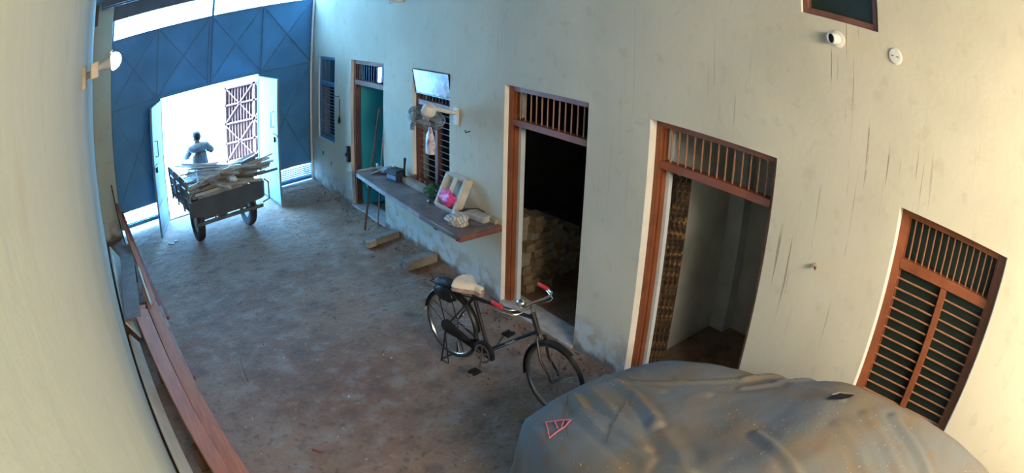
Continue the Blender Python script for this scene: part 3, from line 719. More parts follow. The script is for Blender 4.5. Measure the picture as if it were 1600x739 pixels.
# chain cover, chain wheel, cranks, pedals
cc = MB(); out = []
for k in range(13): a = PI / 2 + PI * k / 12; out.append((RH.x + 0.065 * math.cos(a), RH.z + 0.065 * math.sin(a)))
out += [(0.16, 0.318), (0.33, 0.300)]
for k in range(15): a = math.radians(200 - 215 * k / 14); out.append((BB.x + 0.118 * math.cos(a), BB.z + 0.118 * math.sin(a))) if a < math.radians(175) else None
out += [(BB.x + 0.09, BB.z - 0.02), (BB.x + 0.06, BB.z + 0.045), (BB.x - 0.05, BB.z + 0.06)] if False else []
n = len(out); cc.add([(x, -0.075, z) for x, z in out] + [(x, -0.045, z) for x, z in out], [tuple(range(n)), tuple(reversed(range(n, 2 * n)))] + [(k, (k + 1) % n, (k + 1) % n + n, k + n) for k in range(n)])
part('chain_cover', cc, M_BLACK, bk, bev=0.003)
cw = part('chainring', MB().lathe(BB + V((0, -0.05, 0)), (0, 1, 0), [(0.092, -0.032), (0.074, -0.034), (0.074, -0.030), (0.092, -0.029), (0.092, -0.032)], 36), M_DULLSTEEL, bk, smooth=True)
for k in range(5):
    a = 2 * PI * k / 5 + 0.3
    part('spider_arm', MB().beam(BB + V((0, -0.082, 0)), BB + V((0.078 * math.cos(a), -0.082, 0.078 * math.sin(a))), 0.016, 0.005, up=(0, 1, 0)), M_DULLSTEEL, cw)
for s, dv in ((-1, V((-0.02, 0, -0.165))), (1, V((0.085, 0, 0.145)))):
    e = BB + dv + V((0, s * 0.098, 0))
    part('crank', MB().tube([BB + V((0, s * 0.09, 0)), e], 0.009, 6), M_DULLSTEEL, bk, smooth=True)
    pd = MB()
    for q_ in (-0.03, 0.03): pd.box((e.x + q_ - 0.010, min(e.y + s * 0.015, e.y + s * 0.105), e.z - 0.011), (e.x + q_ + 0.010, max(e.y + s * 0.015, e.y + s * 0.105), e.z + 0.011))
    pd.box((e.x - 0.035, min(e.y + s * 0.012, e.y + s * 0.018), e.z - 0.006), (e.x + 0.035, max(e.y + s * 0.012, e.y + s * 0.018), e.z + 0.006)); pd.tube([e, e + V((0, s * 0.105, 0))], 0.006, 6)
    part('pedal', pd, M_IRON, bk)
# saddle
SP = SCL + V((-0.03, 0, 0.07))
part('seat_post', MB().tube([SCL, SP], 0.012, 8), M_STEEL, bk, smooth=True)
def saddle_w(t): return 0.105 * (1 - min(1, max(0, (t - 0.12) / 0.55))**1.2) + 0.026 if t > 0.06 else 0.095 + 0.6 * t
def saddle(off, drop, thick):
    rows = []
    for i in range(21):
        t = i / 20; w_ = saddle_w(t) * (math.sin(min(1, (1 - t) / 0.08) * PI / 2) if t > 0.92 else 1) + off; row = []
        for k in range(13):
            u = -1 + 2 * k / 12
            row.append(V((SP.x - 0.13 + 0.285 * t, w_ * u, SP.z + 0.035 + 0.02 * (1 - t)**2 - drop - 0.03 * abs(u)**3 - thick * (1 if abs(u) > 0.99 else 0))))
        rows.append(row)
    return MB().grid(rows)
sd = part('saddle', saddle(0.0, 0.0, 0.02), M_CREAMSEAT, bk, smooth=True, label='worn cream saddle cover')
part('saddle_skirt', saddle(0.002, 0.012, 0.045), mat('pinkish_saddle_edge', (0.34, 0.24, 0.24), 0.8, 0.4, 20), sd, smooth=True)
sg = MB()
for s in (-1, 1):
    sg.tube([(SP.x - 0.10, s * 0.05, SP.z - 0.01), (SP.x - 0.02, s * 0.03, SP.z - 0.03), (SP.x + 0.12, s * 0.015, SP.z + 0.01)], 0.005, 6)
    sg.tube([V((SP.x - 0.10 + 0.012 * math.cos(q_ * 1.05), s * 0.06 + 0.012 * math.sin(q_ * 1.05), SP.z - 0.045 + 0.0025 * q_)) for q_ in range(24)], 0.003, 5)
part('saddle_spring', sg, M_IRON, sd, smooth=True)
# carrier with a black pad
ca = MB()
for s in (-0.055, 0.0, 0.055): ca.tube([(0.16, s, 0.765), (-0.22, s, 0.765)], 0.006, 6)
for x in (0.16, 0.0, -0.22): ca.tube([(x, -0.06, 0.765), (x, 0.06, 0.765)], 0.006, 6)
for s in (-1, 1): ca.tube([(-0.14, s * 0.06, 0.765), (0, s * 0.07, 0.39)], 0.006, 6); ca.tube([(0.16, s * 0.055, 0.765), (SCL.x, s * 0.015, 0.76)], 0.006, 6)
ca.tube([(0.10, -0.04, 0.80), (-0.10, -0.045, 0.80), (-0.16, -0.03, 0.785), (-0.16, 0.03, 0.785), (-0.10, 0.045, 0.80), (0.10, 0.04, 0.80)], 0.0045, 6)
cr_ = part('carrier', ca, M_BLACK, bk, smooth=True)
part('carrier_pad', MB().blob((-0.02, 0.0, 0.785), (0.17, 0.075, 0.03), 0.12, 4), M_BLACK, cr_, smooth=True)
part('carrier_flap', MB().blob((0.0, -0.075, 0.715), (0.15, 0.018, 0.065), 0.15, 4), M_BLACK, cr_, smooth=True)
sn = MB()
for s in (-1, 1): sn.tube([(0.0, s * 0.07, 0.385), (-0.045, s * 0.105, 0.0)], 0.010, 6); sn.tube([(-0.012, s * 0.075, 0.30), (0.05, s * 0.10, 0.012), (-0.045, s * 0.105, 0.01)], 0.006, 6)
sn.tube([(-0.045, -0.105, 0.012), (-0.045, 0.105, 0.012)], 0.009, 6)
part('stand', sn, M_BLACK, bk, smooth=True)

# ------------------------------------------------------------------ cargo tricycle with its load
CA = math.atan2(0.15, 0.985)
ct = root('cargo_tricycle', (-2.33, 9.225, 0), CA, label='grey cargo tricycle loaded with wood strips leaving through the gate', cat='tricycle')
M_CART = mat('grey_cart_paint', (0.11, 0.13, 0.15), 0.6, 0.3, 5)
M_TARP = mat('grey_tail_sheet', (0.070, 0.085, 0.105), 0.7, 0.2, 4)
for s in (-1, 1):
    wl = part('wheel', MB().lathe((s * 0.50, 0, 0.325), (1, 0, 0), [(0.19, -0.05), (0.27, -0.065), (0.31, -0.058), (0.325, -0.03), (0.325, 0.03), (0.31, 0.058), (0.27, 0.065), (0.19, 0.05), (0.19, -0.05)], 40), M_RUBBER, ct, smooth=True)
    part('wheel_disc', MB().lathe((s * 0.50, 0, 0.325), (1, 0, 0), [(0.0, -0.045), (0.06, -0.045), (0.08, -0.02), (0.19, -0.035), (0.19, 0.035), (0.08, 0.02), (0.06, 0.045), (0, 0.045)], 24), M_DULLSTEEL, wl, smooth=True)
ch = MB(); ch.tube([(-0.46, 0, 0.325), (0.46, 0, 0.325)], 0.028, 8)
for s in (-0.3, 0.3): ch.beam((s, -0.35, 0.50), (s, 1.05, 0.50), 0.05, 0.06)
for yy in (-0.33, 0.35, 1.0): ch.beam((-0.66, yy, 0.52), (0.66, yy, 0.52), 0.05, 0.05)
for s in (-0.3, 0.3): ch.beam((s, -0.28, 0.47), (s, 0, 0.35), 0.03, 0.03); ch.beam((s, 0.3, 0.47), (s, 0, 0.35), 0.03, 0.03)
ch.beam((-0.62, -0.36, 0.37), (0.66, -0.36, 0.37), 0.04, 0.05)
for s in (-0.55, -0.25, 0.25, 0.55): ch.beam((s, -0.36, 0.37), (s * 0.85, -0.33, 0.52), 0.025, 0.02)
part('chassis', ch, M_CART, ct)
part('gearbox', MB().lathe((0.0, 0, 0.325), (1, 0, 0), [(0, -0.09), (0.05, -0.09), (0.10, -0.03), (0.10, 0.03), (0.05, 0.09), (0, 0.09)], 16), M_CART, ct, smooth=True)
part('bed', MB().box((-0.68, -0.36, 0.545), (0.68, 1.05, 0.575)), M_CART, ct)
# tail sheet with sagging lower edge
rows = []
for i in range(7):
    rows.append([V((-0.67 + 1.34 * k / 20, -0.385 - 0.012 * math.sin(k * 1.1), 0.76 - (0.76 - (0.50 - 0.05 * math.sin(PI * k / 20) + 0.02 * noise.noise(V((k * 0.5, 0, 0))))) * i / 6)) for k in range(21)])
tsheet = MB().grid(rows); tsheet.grid([[p + V((0, 0.015, 0)) for p in r] for r in rows])
part('tail_sheet', tsheet, M_TARP, ct, smooth=True)
for s in (-1, 1):
    for z in ((0.66, 0.83, 1.0) if s < 0 else (0.66,)): part('side_board', MB().beam((s * (0.66 + (z - 0.6) * 0.12), -0.36, z), (s * (0.66 + (z - 0.6) * 0.12), 1.05, z), 0.02, 0.13), M_CART if z < 0.7 else M_LEAF, ct)
    for yy in (-0.33, 0.1, 0.55, 1.0): part('stake', MB().beam((s * 0.69, yy, 0.50), (s * (0.745 if s < 0 else 0.70), yy, 1.08 if s < 0 else 0.74), 0.035, 0.035), M_CART, ct)
part('front_board', MB().box((-0.68, 1.03, 0.575), (0.68, 1.055, 0.80)), M_CART, ct)
part('rear_hoop', MB().tube([(0.70, -0.38, 0.78), (0.77, -0.40, 0.72), (0.77, -0.40, 0.46), (0.66, -0.37, 0.42)], 0.014, 7), M_CART, ct, smooth=True)
# motorcycle front half
fm = MB(); fm.tube([(0.06, 1.0, 0.50), (0.06, 1.5, 0.48), (0.06, 2.0, 0.85)], 0.03, 8); fm.tube([(0.06, 1.3, 0.68), (0.06, 1.95, 0.84)], 0.03, 8)
part('front_frame', fm, M_CART, ct, smooth=True)
fw = part('front_wheel', MB().ring((0.06, 2.28, 0.30), (1, 0, 0), 0.255, 0.045, 36, 8), M_RUBBER, ct, smooth=True)
part('wheel_disc', MB().lathe((0.06, 2.28, 0.30), (1, 0, 0), [(0, -0.04), (0.05, -0.04), (0.215, -0.02), (0.215, 0.02), (0.05, 0.04), (0, 0.04)], 20), M_DULLSTEEL, fw, smooth=True)
ff = MB()
for s in (-0.07, 0.07): ff.tube([(0.06 + s, 2.28, 0.30), (0.06 + s, 2.02, 0.92)], 0.016, 7)
part('front_fork', ff, M_CART, ct, smooth=True)
part('handlebar', MB().tube([(-0.26, 1.72, 0.985), (-0.14, 1.86, 0.985), (0.06, 1.98, 0.95), (0.26, 1.86, 0.985), (0.38, 1.72, 0.985)], 0.012, 8), M_STEEL, ct, smooth=True)
part('rider_seat', MB().blob((0.06, 1.32, 0.70), (0.15, 0.22, 0.06), 0.05, 3, flat=0.2), M_BLACK, ct, smooth=True)
part('tank', MB().blob((0.06, 1.68, 0.78), (0.11, 0.20, 0.09), 0.04, 3), M_CART, ct, smooth=True)
part('foot_peg', MB().tube([(-0.16, 1.62, 0.24), (0.28, 1.62, 0.24)], 0.014, 7), M_IRON, ct)
part('peg_bracket', MB().beam((0.06, 1.62, 0.24), (0.06, 1.6, 0.52), 0.04, 0.04), M_IRON, ct)

CM = ROOTM['cargo_tricycle']
protos = []
M_STRIPA = mat('pale_strip_wood', (0.52, 0.51, 0.47), 0.8, 0.2, 6); M_STRIPB = mat('grey_strip_wood', (0.30, 0.29, 0.27), 0.85, 0.3, 6); M_STRIPC = mat('dark_strip_wood', (0.13, 0.12, 0.11), 0.85, 0.3, 6)
for k in range(4):
    w_, t_, l_ = ((0.045, 0.022, 1.15), (0.055, 0.028, 0.95), (0.038, 0.020, 1.35), (0.07, 0.03, 0.75))[k]
    sl = MB().box((-w_ / 2, -l_ / 2, -t_ / 2), (w_ / 2, l_ / 2, t_ / 2))
    protos.append(mesh_from(sl, 'wood_strip', (M_STRIPA, M_STRIPB, M_STRIPC, M_STRIPA)[k]))
SL = random.Random(11)
for k in range(130):
    lev = k / 130.0
    kind_ = SL.choice((0, 0, 1, 1, 2, 3))
    if lev < 0.35:
        kind_ = SL.choice((0, 1, 3)); x = SL.uniform(-0.05, 0.05); y = SL.uniform(-0.25, 0.85); ang = SL.gauss(PI / 2, 0.06); z = 0.60 + 0.35 * lev * 1.6
    else:
        x = SL.uniform(-0.45, 0.40); y = SL.uniform(-0.05, 0.55); ang = SL.gauss(0.80, 0.42)
        if SL.random() < 0.35: x = SL.uniform(0.15, 0.48); ang = SL.gauss(1.2, 0.14); y = SL.uniform(-0.15, 0.35)
        z = 0.80 + 0.30 * (lev - 0.35) / 0.65 * (1 - 0.3 * (x / 0.5)**2) - 0.13 * (x + 0.2) - 0.10 * max(0, y) + SL.uniform(0, 0.02)
    o = bpy.data.objects.new('wood_strip', protos[kind_]); COL.objects.link(o)
    o.matrix_world = CM @ Matrix.Translation(V((x, y, z))) @ Matrix.Rotation(ang, 4, 'Z') @ Matrix.Rotation(SL.gauss(-0.06, 0.11) if lev > 0.35 else 0, 4, 'X') @ Matrix.Rotation(SL.gauss(0, 0.6), 4, 'Y')
    finish(o, label=('pale narrow wood strip heaped on the cargo tricycle', 'grey wood strip heaped on the cargo tricycle', 'long dark wood strip heaped on the cargo tricycle', 'short broad pale wood strip heaped on the cargo tricycle')[kind_], cat='wood strip', group='wood strips heaped on the cargo tricycle')
rb = MB().blob((0.15, -0.30, 0.90), (0.07, 0.16, 0.045), 0.15, 4); rb.v = [CM @ p for p in rb.v]
solo('bundle_roll', rb, M_WHITEPL, smooth=True, label='pale rolled bundle on top of the tricycle load', cat='bundle')
rb = MB().blob((0.05, 0.62, 0.99), (0.16, 0.10, 0.03), 0.25, 5); rb.v = [CM @ p for p in rb.v]
solo('orange_rag', rb, mat('orange_rag', (0.6, 0.16, 0.07), 0.9, 0.3, 15), smooth=True, label='small orange rag lying on top of the wood strips', cat='rag')

# ------------------------------------------------------------------ rider
def skin_body(name, verts, edges, radii, rootm, colour, **k):
    me = bpy.data.meshes.new(name + '_cage'); me.from_pydata([tuple(v) for v in verts], edges, [])
    o = bpy.data.objects.new(name + '_cage', me); COL.objects.link(o)
    sk = o.modifiers.new('skin', 'SKIN'); sk.use_smooth_shade = True
    ss = o.modifiers.new('sub', 'SUBSURF'); ss.levels = 2; ss.render_levels = 2
    for i, r in enumerate(radii):
        d = me.skin_vertices[0].data[i]; d.radius = r if isinstance(r, tuple) else (r, r); d.use_root = (i == 0)
    bpy.context.view_layer.update()
    ev = o.evaluated_get(bpy.context.evaluated_depsgraph_get())
    nm = bpy.data.meshes.new_from_object(ev); nm.name = name
    mats = colour[0]; nm.materials.clear()
    for m_ in mats: nm.materials.append(m_)
    for p in nm.polygons: p.material_index = colour[1](p.center); p.use_smooth = True
    bpy.data.objects.remove(o)
    ob = bpy.data.objects.new(name, nm); COL.objects.link(ob); ob.matrix_world = rootm
    return finish(ob, **k)
M_SKIN = mat('brown_skin', (0.20, 0.105, 0.065), 0.6, 0.15, 10)
M_SHIRT = mat('grey_blue_shirt', (0.085, 0.095, 0.10), 0.85, 0.25, 9)
M_TROUS = mat('dark_trousers', (0.05, 0.055, 0.07), 0.85, 0.2, 9)
M_HAIR = mat('black_hair', (0.012, 0.011, 0.010), 0.7, 0.2, 20)
vs = []; es = []; rs = []
def sv(p, r, par=None):
    vs.append(V(p)); rs.append(r)
    if par is not None: es.append((par, len(vs) - 1))
    return len(vs) - 1
pel = sv((0.06, 1.36, 0.80), (0.20, 0.13)); sp1 = sv((0.055, 1.37, 0.95), (0.19, 0.13), pel); chs = sv((0.05, 1.40, 1.09), (0.215, 0.13), sp1); nb = sv((0.045, 1.43, 1.205), (0.11, 0.09), chs)
nk = sv((0.04, 1.45, 1.26), 0.062, nb); hd0 = sv((0.035, 1.465, 1.30), (0.080, 0.088), nk); hd1 = sv((0.03, 1.475, 1.37), (0.098, 0.112), hd0); hd2 = sv((0.03, 1.47, 1.43), (0.092, 0.104), hd1); hd3 = sv((0.03, 1.465, 1.465), (0.06, 0.07), hd2)
nose = sv((0.03, 1.588, 1.355), 0.014, hd1)
for s in (-1, 1): sv((0.03 + s * 0.098, 1.46, 1.355), 0.016, hd1)
for s, sh, el, wr in ((-1, (-0.125, 1.42, 1.165), (-0.20, 1.50, 1.03), (-0.235, 1.68, 1.00)), (1, (0.22, 1.42, 1.165), (0.37, 1.47, 1.03), (0.36, 1.66, 1.00))):
    a = sv(sh, 0.085, nb); b_ = sv(el, 0.066, a); c_ = sv(wr, 0.036, b_)
    pm = sv((wr[0] + s * -0.004, wr[1] + 0.045, wr[2] + 0.012), (0.034, 0.020), c_)
    for q_, off in enumerate((-0.030, -0.010, 0.010, 0.030)):
        f1 = sv((wr[0] + off, wr[1] + 0.092, wr[2] + 0.012), 0.0095, pm); sv((wr[0] + off, wr[1] + 0.105 - 0.004 * abs(q_ - 1), wr[2] - 0.022), 0.0088, f1)
    t1 = sv((wr[0] - s * 0.042, wr[1] + 0.05, wr[2] - 0.008), 0.011, pm); sv((wr[0] - s * 0.046, wr[1] + 0.085, wr[2] - 0.022), 0.0095, t1)
for s in (-1, 1):
    hp = sv((0.06 + s * 0.09, 1.40, 0.775), 0.095, pel); kn = sv((0.06 + s * 0.17, 1.78, 0.68), 0.062, hp); an = sv((0.06 + s * 0.15, 1.66, 0.33), 0.042, kn); he = sv((0.06 + s * 0.15, 1.64, 0.285), 0.036, an); sv((0.06 + s * 0.16, 1.80, 0.275), 0.030, he)
def rider_col(c):
    if c.z > 1.24:
        return 3 if (c.z > 1.395 or (c.y < 1.455 and c.z > 1.31)) else 0
    if c.y > 1.62 and c.z > 0.93: return 0
    if c.z < 0.34: return 3
    if c.z < 0.80 or (c.z < 0.86 and c.y > 1.46): return 2
    return 1
skin_body('person', vs, es, rs, CM, ((M_SKIN, M_SHIRT, M_TROUS, M_HAIR), rider_col), label='person in a grey-blue shirt riding the cargo tricycle away, seen from behind', cat='person')

# ------------------------------------------------------------------ work counter on the right wall and what lies on it
CT = 0.905
cn = root('work_counter', (-0.27, 6.45, 0.83), 0, label='long dark worn work counter fixed along the wall', cat='counter')
rows = [(-0.40, 7.86), (-0.44, 7.80), (-0.50, 6.9), (-0.555, 5.75), (-0.56, 5.15), (-0.53, 5.06), (-0.001, 5.09), (-0.001, 7.82)]
n = len(rows); mb = MB().add([(x, y, CT - 0.055) for x, y in rows] + [(x, y, CT) for x, y in rows], [tuple(reversed(range(n))), tuple(range(n, 2 * n))] + [(k, (k + 1) % n, (k + 1) % n + n, k + n) for k in range(n)])
part('slab', mb, M_SLAB, cn, world=True, bev=0.006)
M_RIM = mat('pale_counter_rim', (0.30, 0.31, 0.32), 0.6, 0.25, 8)
part('rim', MB().tube([(-0.06, 7.82, CT + 0.012), (-0.40, 7.845, CT + 0.012), (-0.445, 7.79, CT + 0.012)], 0.018, 6), M_RIM, cn, world=True, smooth=True)
part('edge_strip', MB().beam((-0.447, 7.79, CT - 0.02), (-0.503, 6.9, CT - 0.02), 0.02, 0.05), M_RIM, cn, world=True)
part('edge_strip', MB().beam((-0.503, 6.9, CT - 0.02), (-0.552, 5.85, CT - 0.02), 0.02, 0.05), M_RIM, cn, world=True)
part('end_board', MB().beam((-0.545, 5.07, CT - 0.035), (0.0 - 0.002, 5.085, CT - 0.035), 0.03, 0.065), mat('reddish_board_end', (0.20, 0.085, 0.07), 0.8, 0.35, 7), cn, world=True, bev=0.004)
part('bracket', MB().beam((-0.50, 5.62, CT - 0.085), (-0.001, 5.62, CT - 0.085), 0.07, 0.06), M_WOODDARK, cn, world=True, bev=0.006)
part('bracket', MB().beam((-0.47, 7.40, CT - 0.085), (-0.001, 7.40, CT - 0.085), 0.07, 0.06), M_WOODDARK, cn, world=True, bev=0.006)
part('broken_corner', MB().blob((-0.50, 5.12, CT - 0.05), (0.05, 0.05, 0.03), 0.3, 6, 12, 8), M_WOODDARK, cn, world=True)

solo('wooden_pole', MB().tube([(-0.30, 7.93, 0.0), (-0.02, 7.90, 1.75)], 0.017, 8), M_WOODDARK, smooth=True, label='brown wooden pole leaning beside the counter end into the teal doorway', cat='pole')
solo('steel_pipe', MB().tube([(-0.10, 7.905, 0.0), (0.02, 7.855, 1.45)], 0.011, 8), M_DULLSTEEL, smooth=True, label='thin grey steel pipe leaning behind the counter end', cat='pipe')
solo('steel_pipe', MB().tube([(-0.07, 7.98, 0.0), (0.05, 7.87, 1.2)], 0.009, 8), M_IRON, smooth=True, label='short black rod leaning in the teal doorway', cat='rod')

# battery box
bt = root('battery', (-0.16, 7.16, CT), 0.2, label='dark blue battery box on the counter by the window', cat='battery')
part('case', MB().box((-0.075, -0.10, 0), (0.075, 0.10, 0.13)), M_BLUEBOX, bt, bev=0.008)
part('lid', MB().box((-0.078, -0.103, 0.13), (0.078, 0.103, 0.155)), M_IRON, bt, bev=0.006)
part('label_band', MB().box((-0.077, -0.09, 0.035), (-0.0755, 0.09, 0.085)), mat('pale_blue_label', (0.20, 0.33, 0.50), 0.5, 0.4, 14), bt)
for s in (-1, 1): part('terminal', MB().lathe((0.04, s * 0.06, 0.155), (0, 0, 1), [(0.012, 0), (0.012, 0.018), (0, 0.018)], 10), M_DULLSTEEL, bt)
ml = root('mallet', (-0.10, 7.03, CT), 0, label='dark wooden mallet standing on its head on the counter', cat='mallet')
part('head', MB().lathe((0, 0, 0), (0, 0, 1), [(0, 0), (0.038, 0), (0.045, 0.02), (0.042, 0.06), (0.03, 0.075), (0, 0.075)], 16), M_WOODDARK, ml, smooth=True)
part('handle', MB().tube([(0, 0, 0.07), (0.0, -0.005, 0.20), (0.005, -0.015, 0.32)], [0.013, 0.014, 0.019], 10), M_BLACK, ml, smooth=True)
vz = root('pipe_fitting', (-0.22, 7.58, CT), 0.5, label='bright metal tap fitting lying at the far counter end', cat='fitting')
part('body', MB().tube([(-0.12, 0.04, 0.025), (0, 0, 0.03), (0.10, -0.02, 0.05)], [0.02, 0.026, 0.03], 10), M_STEEL, vz, smooth=True)
part('spout', MB().tube([(0.02, 0.0, 0.04), (0.03, 0.03, 0.10), (0.06, 0.05, 0.12)], [0.016, 0.014, 0.016], 8), M_STEEL, vz, smooth=True)
part('handle', MB().beam((0.08, -0.06, 0.08), (0.10, 0.05, 0.085), 0.018, 0.012), M_STEEL, vz)
solo('grey_rag', MB().blob((-0.10, 7.52, CT + 0.04), (0.09, 0.12, 0.05), 0.3, 6, flat=0.2), M_GREYPL, smooth=True, label='crumpled grey rag behind the tap fitting', cat='rag')
solo('wood_block', MB().beam((-0.085, 7.02, CT + 0.034), (-0.095, 6.47, CT + 0.034), 0.11, 0.066), M_WOODGREY, bev=0.006, label='grey wooden plank lying below the fan window', cat='plank')
solo('clay_lump', MB().blob((-0.10, 6.43, CT + 0.025), (0.05, 0.06, 0.03), 0.3, 5, flat=0.2), mat('orange_clay', (0.35, 0.17, 0.10), 0.9, 0.3, 15), smooth=True, label='small orange-brown lump at the plank end', cat='lump')
for k, (yy, hh, lb) in enumerate(((6.86, 0.06, 'tallest small offcut standing on the window sill plank'), (6.72, 0.045, 'middle small offcut standing on the window sill plank'), (6.60, 0.04, 'shortest small offcut standing on the window sill plank'))):
    solo('wood_offcut', MB().box((-0.05, yy - 0.02, CT + 0.067), (-0.02, yy + 0.02, CT + 0.067 + hh)), M_WOODRED, bev=0.003, label=lb, cat='offcut')
solo('green_cloth', MB().blob((-0.10, 6.28, CT + 0.06), (0.09, 0.15, 0.075), 0.35, 7, 28, 18, flat=0.2, seed=3.1), M_GREEN, smooth=True, label='crumpled dark green cloth on the counter under the window', cat='cloth')
solo('black_cap', MB().lathe((-0.27, 6.10, CT + 0.018), (0.25, 1, 0.0), [(0, 0), (0.018, 0), (0.018, 0.07), (0, 0.07)], 12), M_BLACK, smooth=True, label='small black plastic cap lying on the counter', cat='cap')
# open wooden frame leaning on the wall
M_CRATE = mat('whitish_crate_wood', (0.56, 0.52, 0.45), 0.8, 0.2, 8)
wf = root('open_crate', (-0.15, 5.82, CT), 0, label='pale open wooden crate frame leaning against the wall on the counter', cat='crate')
A = lambda u, v, d=0: V((-0.255 + 0.165 * v + 0.135 * d * 0.9, 6.0 - 0.37 * u, CT + 0.028 + 0.335 * v + 0.055 * d * 0.9 * -0.2))
upv = (V((1, 0, 0.3))).normalized()
for d in (0, 1):
    if d == 0:
        for nm, p, q_ in (('stile', (0, 0), (0, 1)), ('stile', (1, 0), (1, 1)), ('rail', (0, 0), (1, 0)), ('rail', (0, 1), (1, 1)), ('middle_bar', (0.5, 0), (0.5, 1))):
            part(nm, MB().beam(A(*p), A(*q_), 0.042, 0.028, up=upv), M_CRATE, wf, world=True, bev=0.003)
for u in (0, 1):
    part('side_board', MB().beam(A(u, 0.0) + V((0.055, 0, -0.01)), A(u, 1.0) + V((0.055, 0, -0.01)), 0.026, 0.085, up=upv), M_CRATE, wf, world=True, bev=0.003)
part('back_rail', MB().beam(A(0, 1.0) + V((0.085, 0, -0.02)), A(1, 1.0) + V((0.085, 0, -0.02)), 0.03, 0.03, up=upv), M_CRATE, wf, world=True, bev=0.003)
solo('pink_bag', MB().blob((-0.20, 5.80, CT + 0.135), (0.06, 0.16, 0.075), 0.30, 3.6, 32, 22, seed=1.7), M_PINK, smooth=True, label='bright pink plastic bag stuffed in the open crate frame', cat='bag')
mb = MB().blob((-0.37, 5.36, CT + 0.055), (0.11, 0.13, 0.075), 0.26, 3.2, 40, 26, flat=0.25, seed=5.0)
clm = bpy.data.materials.new('striped_rag'); clm.use_nodes = True; nt = clm.node_tree; b = nt.nodes['Principled BSDF']; b.inputs['Roughness'].default_value = 0.9
wv = nt.nodes.new('ShaderNodeTexWave'); wv.inputs['Scale'].default_value = 9; wv.inputs['Distortion'].default_value = 3
tcn = nt.nodes.new('ShaderNodeTexCoord'); nt.links.new(tcn.outputs['Object'], wv.inputs['Vector'])
nt.links.new(node_mix(nt, wv.outputs['Fac'], (0.30, 0.29, 0.28), (0.62, 0.61, 0.59)), b.inputs['Base Color'])
solo('striped_cloth', mb, clm, smooth=True, label='crumpled grey and white striped cloth near the counter corner', cat='cloth')
solo('stone_block', MB().beam((-0.13, 5.52, CT + 0.035), (-0.09, 5.22, CT + 0.035), 0.12, 0.07), M_CONC, bev=0.008, label='grey stone block lying on the counter by the doorway', cat='block')
solo('stone_block', MB().beam((-0.04, 5.45, CT + 0.03), (-0.03, 5.13, CT + 0.03), 0.05, 0.06), M_WOODGREY, bev=0.006, label='narrow brown block pushed against the wall on the counter', cat='block')
solo('clay_lump', MB().blob((-0.24, 5.55, CT + 0.03), (0.06, 0.07, 0.035), 0.3, 5, flat=0.2, seed=8), mat('orange_clay', (0.35, 0.17, 0.1)), smooth=True, label='brown lump between the striped cloth and the stone block', cat='lump')
solo('wire_piece', MB().tube([(-0.22, 5.56, CT + 0.06), (-0.15, 5.50, CT + 0.09), (-0.06, 5.44, CT + 0.095), (-0.03, 5.36, CT + 0.072)], 0.006, 6), M_IRON, smooth=True, label='bent black wire over the stone block', cat='wire')
# timbers on the floor below the counter
solo('timber_block', MB().beam((-0.56, 7.36, 0.045), (-0.03, 7.44, 0.055), 0.13, 0.10), M_TIMBER, bev=0.008, label='grey timber lying on the floor under the far counter half', cat='timber')
solo('timber_block', MB().beam((-0.57, 7.30, 0.05), (-0.43, 7.33, 0.05), 0.09, 0.09), M_WOODGREY, bev=0.008, label='short pale timber end beside the far floor timber', cat='timber')
solo('timber_block', MB().beam((-0.46, 6.42, 0.06), (-0.02, 6.45, 0.065), 0.15, 0.12), M_TIMBER, bev=0.008, label='thick timber lying on the floor under the counter middle', cat='timber')

# ------------------------------------------------------------------ wall fan with a hanging bag
fn = root('wall_fan', (-0.02, 5.90, 1.93), 0, label='wall fan tilted face-down beside the barred window', cat='fan')
FC = V((-0.37, 5.98, 1.965)); FN = V((0.10, -0.40, 0.90)).normalized()     # back of the fan points up
part('wall_plate', MB().box((-0.03, 5.90, 1.83), (0.0, 5.98, 2.03)), M_WHITEPL, fn, world=True, bev=0.006)
part('arm', MB().tube([(-0.02, 5.94, 1.97), (-0.14, 5.93, 2.00), (-0.30, 5.92, 2.05)], [0.026, 0.024, 0.022], 8), M_WHITEPL, fn, world=True, smooth=True)
part('motor_housing', MB().lathe(FC, FN, [(0, 0.02), (0.07, 0.02), (0.085, 0.05), (0.08, 0.11), (0.055, 0.14), (0, 0.145)], 24), M_WHITEPL, fn, world=True, smooth=True)
gr = MB()
for R_, h_ in ((0.21, 0.0), (0.205, -0.045), (0.17, 0.03), (0.12, 0.045), (0.165, -0.07), (0.11, -0.08), (0.05, -0.085)): gr.ring(FC + FN * h_, FN, R_, 0.0035 if h_ else 0.007, 40, 5)
x_ = FN.cross(V((0, 0, 1))).normalized(); y_ = FN.cross(x_)
for k in range(48):
    a = 2 * PI * k / 48; d = x_ * math.cos(a) + y_ * math.sin(a)
    gr.tube([FC + d * 0.06 + FN * 0.05, FC + d * 0.15 + FN * 0.04, FC + d * 0.21], 0.0019, 4, cap=False)
    gr.tube([FC + d * 0.21, FC + d * 0.19 - FN * 0.06, FC + d * 0.03 - FN * 0.085], 0.0019, 4, cap=False)
part('grille', gr, M_DULLSTEEL, fn, world=True, kind='stuff')
for k in range(3):
    rows = []
    for i in range(9):
        r_ = 0.035 + 0.15 * i / 8
        rows.append([FC - FN * 0.02 + (x_ * math.cos(2.1 * k + q_) + y_ * math.sin(2.1 * k + q_)) * r_ + FN * (0.02 * (q_ - 0.4)) for q_ in (0, 0.25, 0.5, 0.75, 1.0)])
    part('blade', MB().grid(rows), M_GREYPL, fn, world=True, smooth=True)
part('hub_cap', MB().lathe(FC - FN * 0.05, FN, [(0, -0.02), (0.035, -0.015), (0.04, 0.03), (0, 0.03)], 16), M_WHITEPL, fn, world=True, smooth=True)
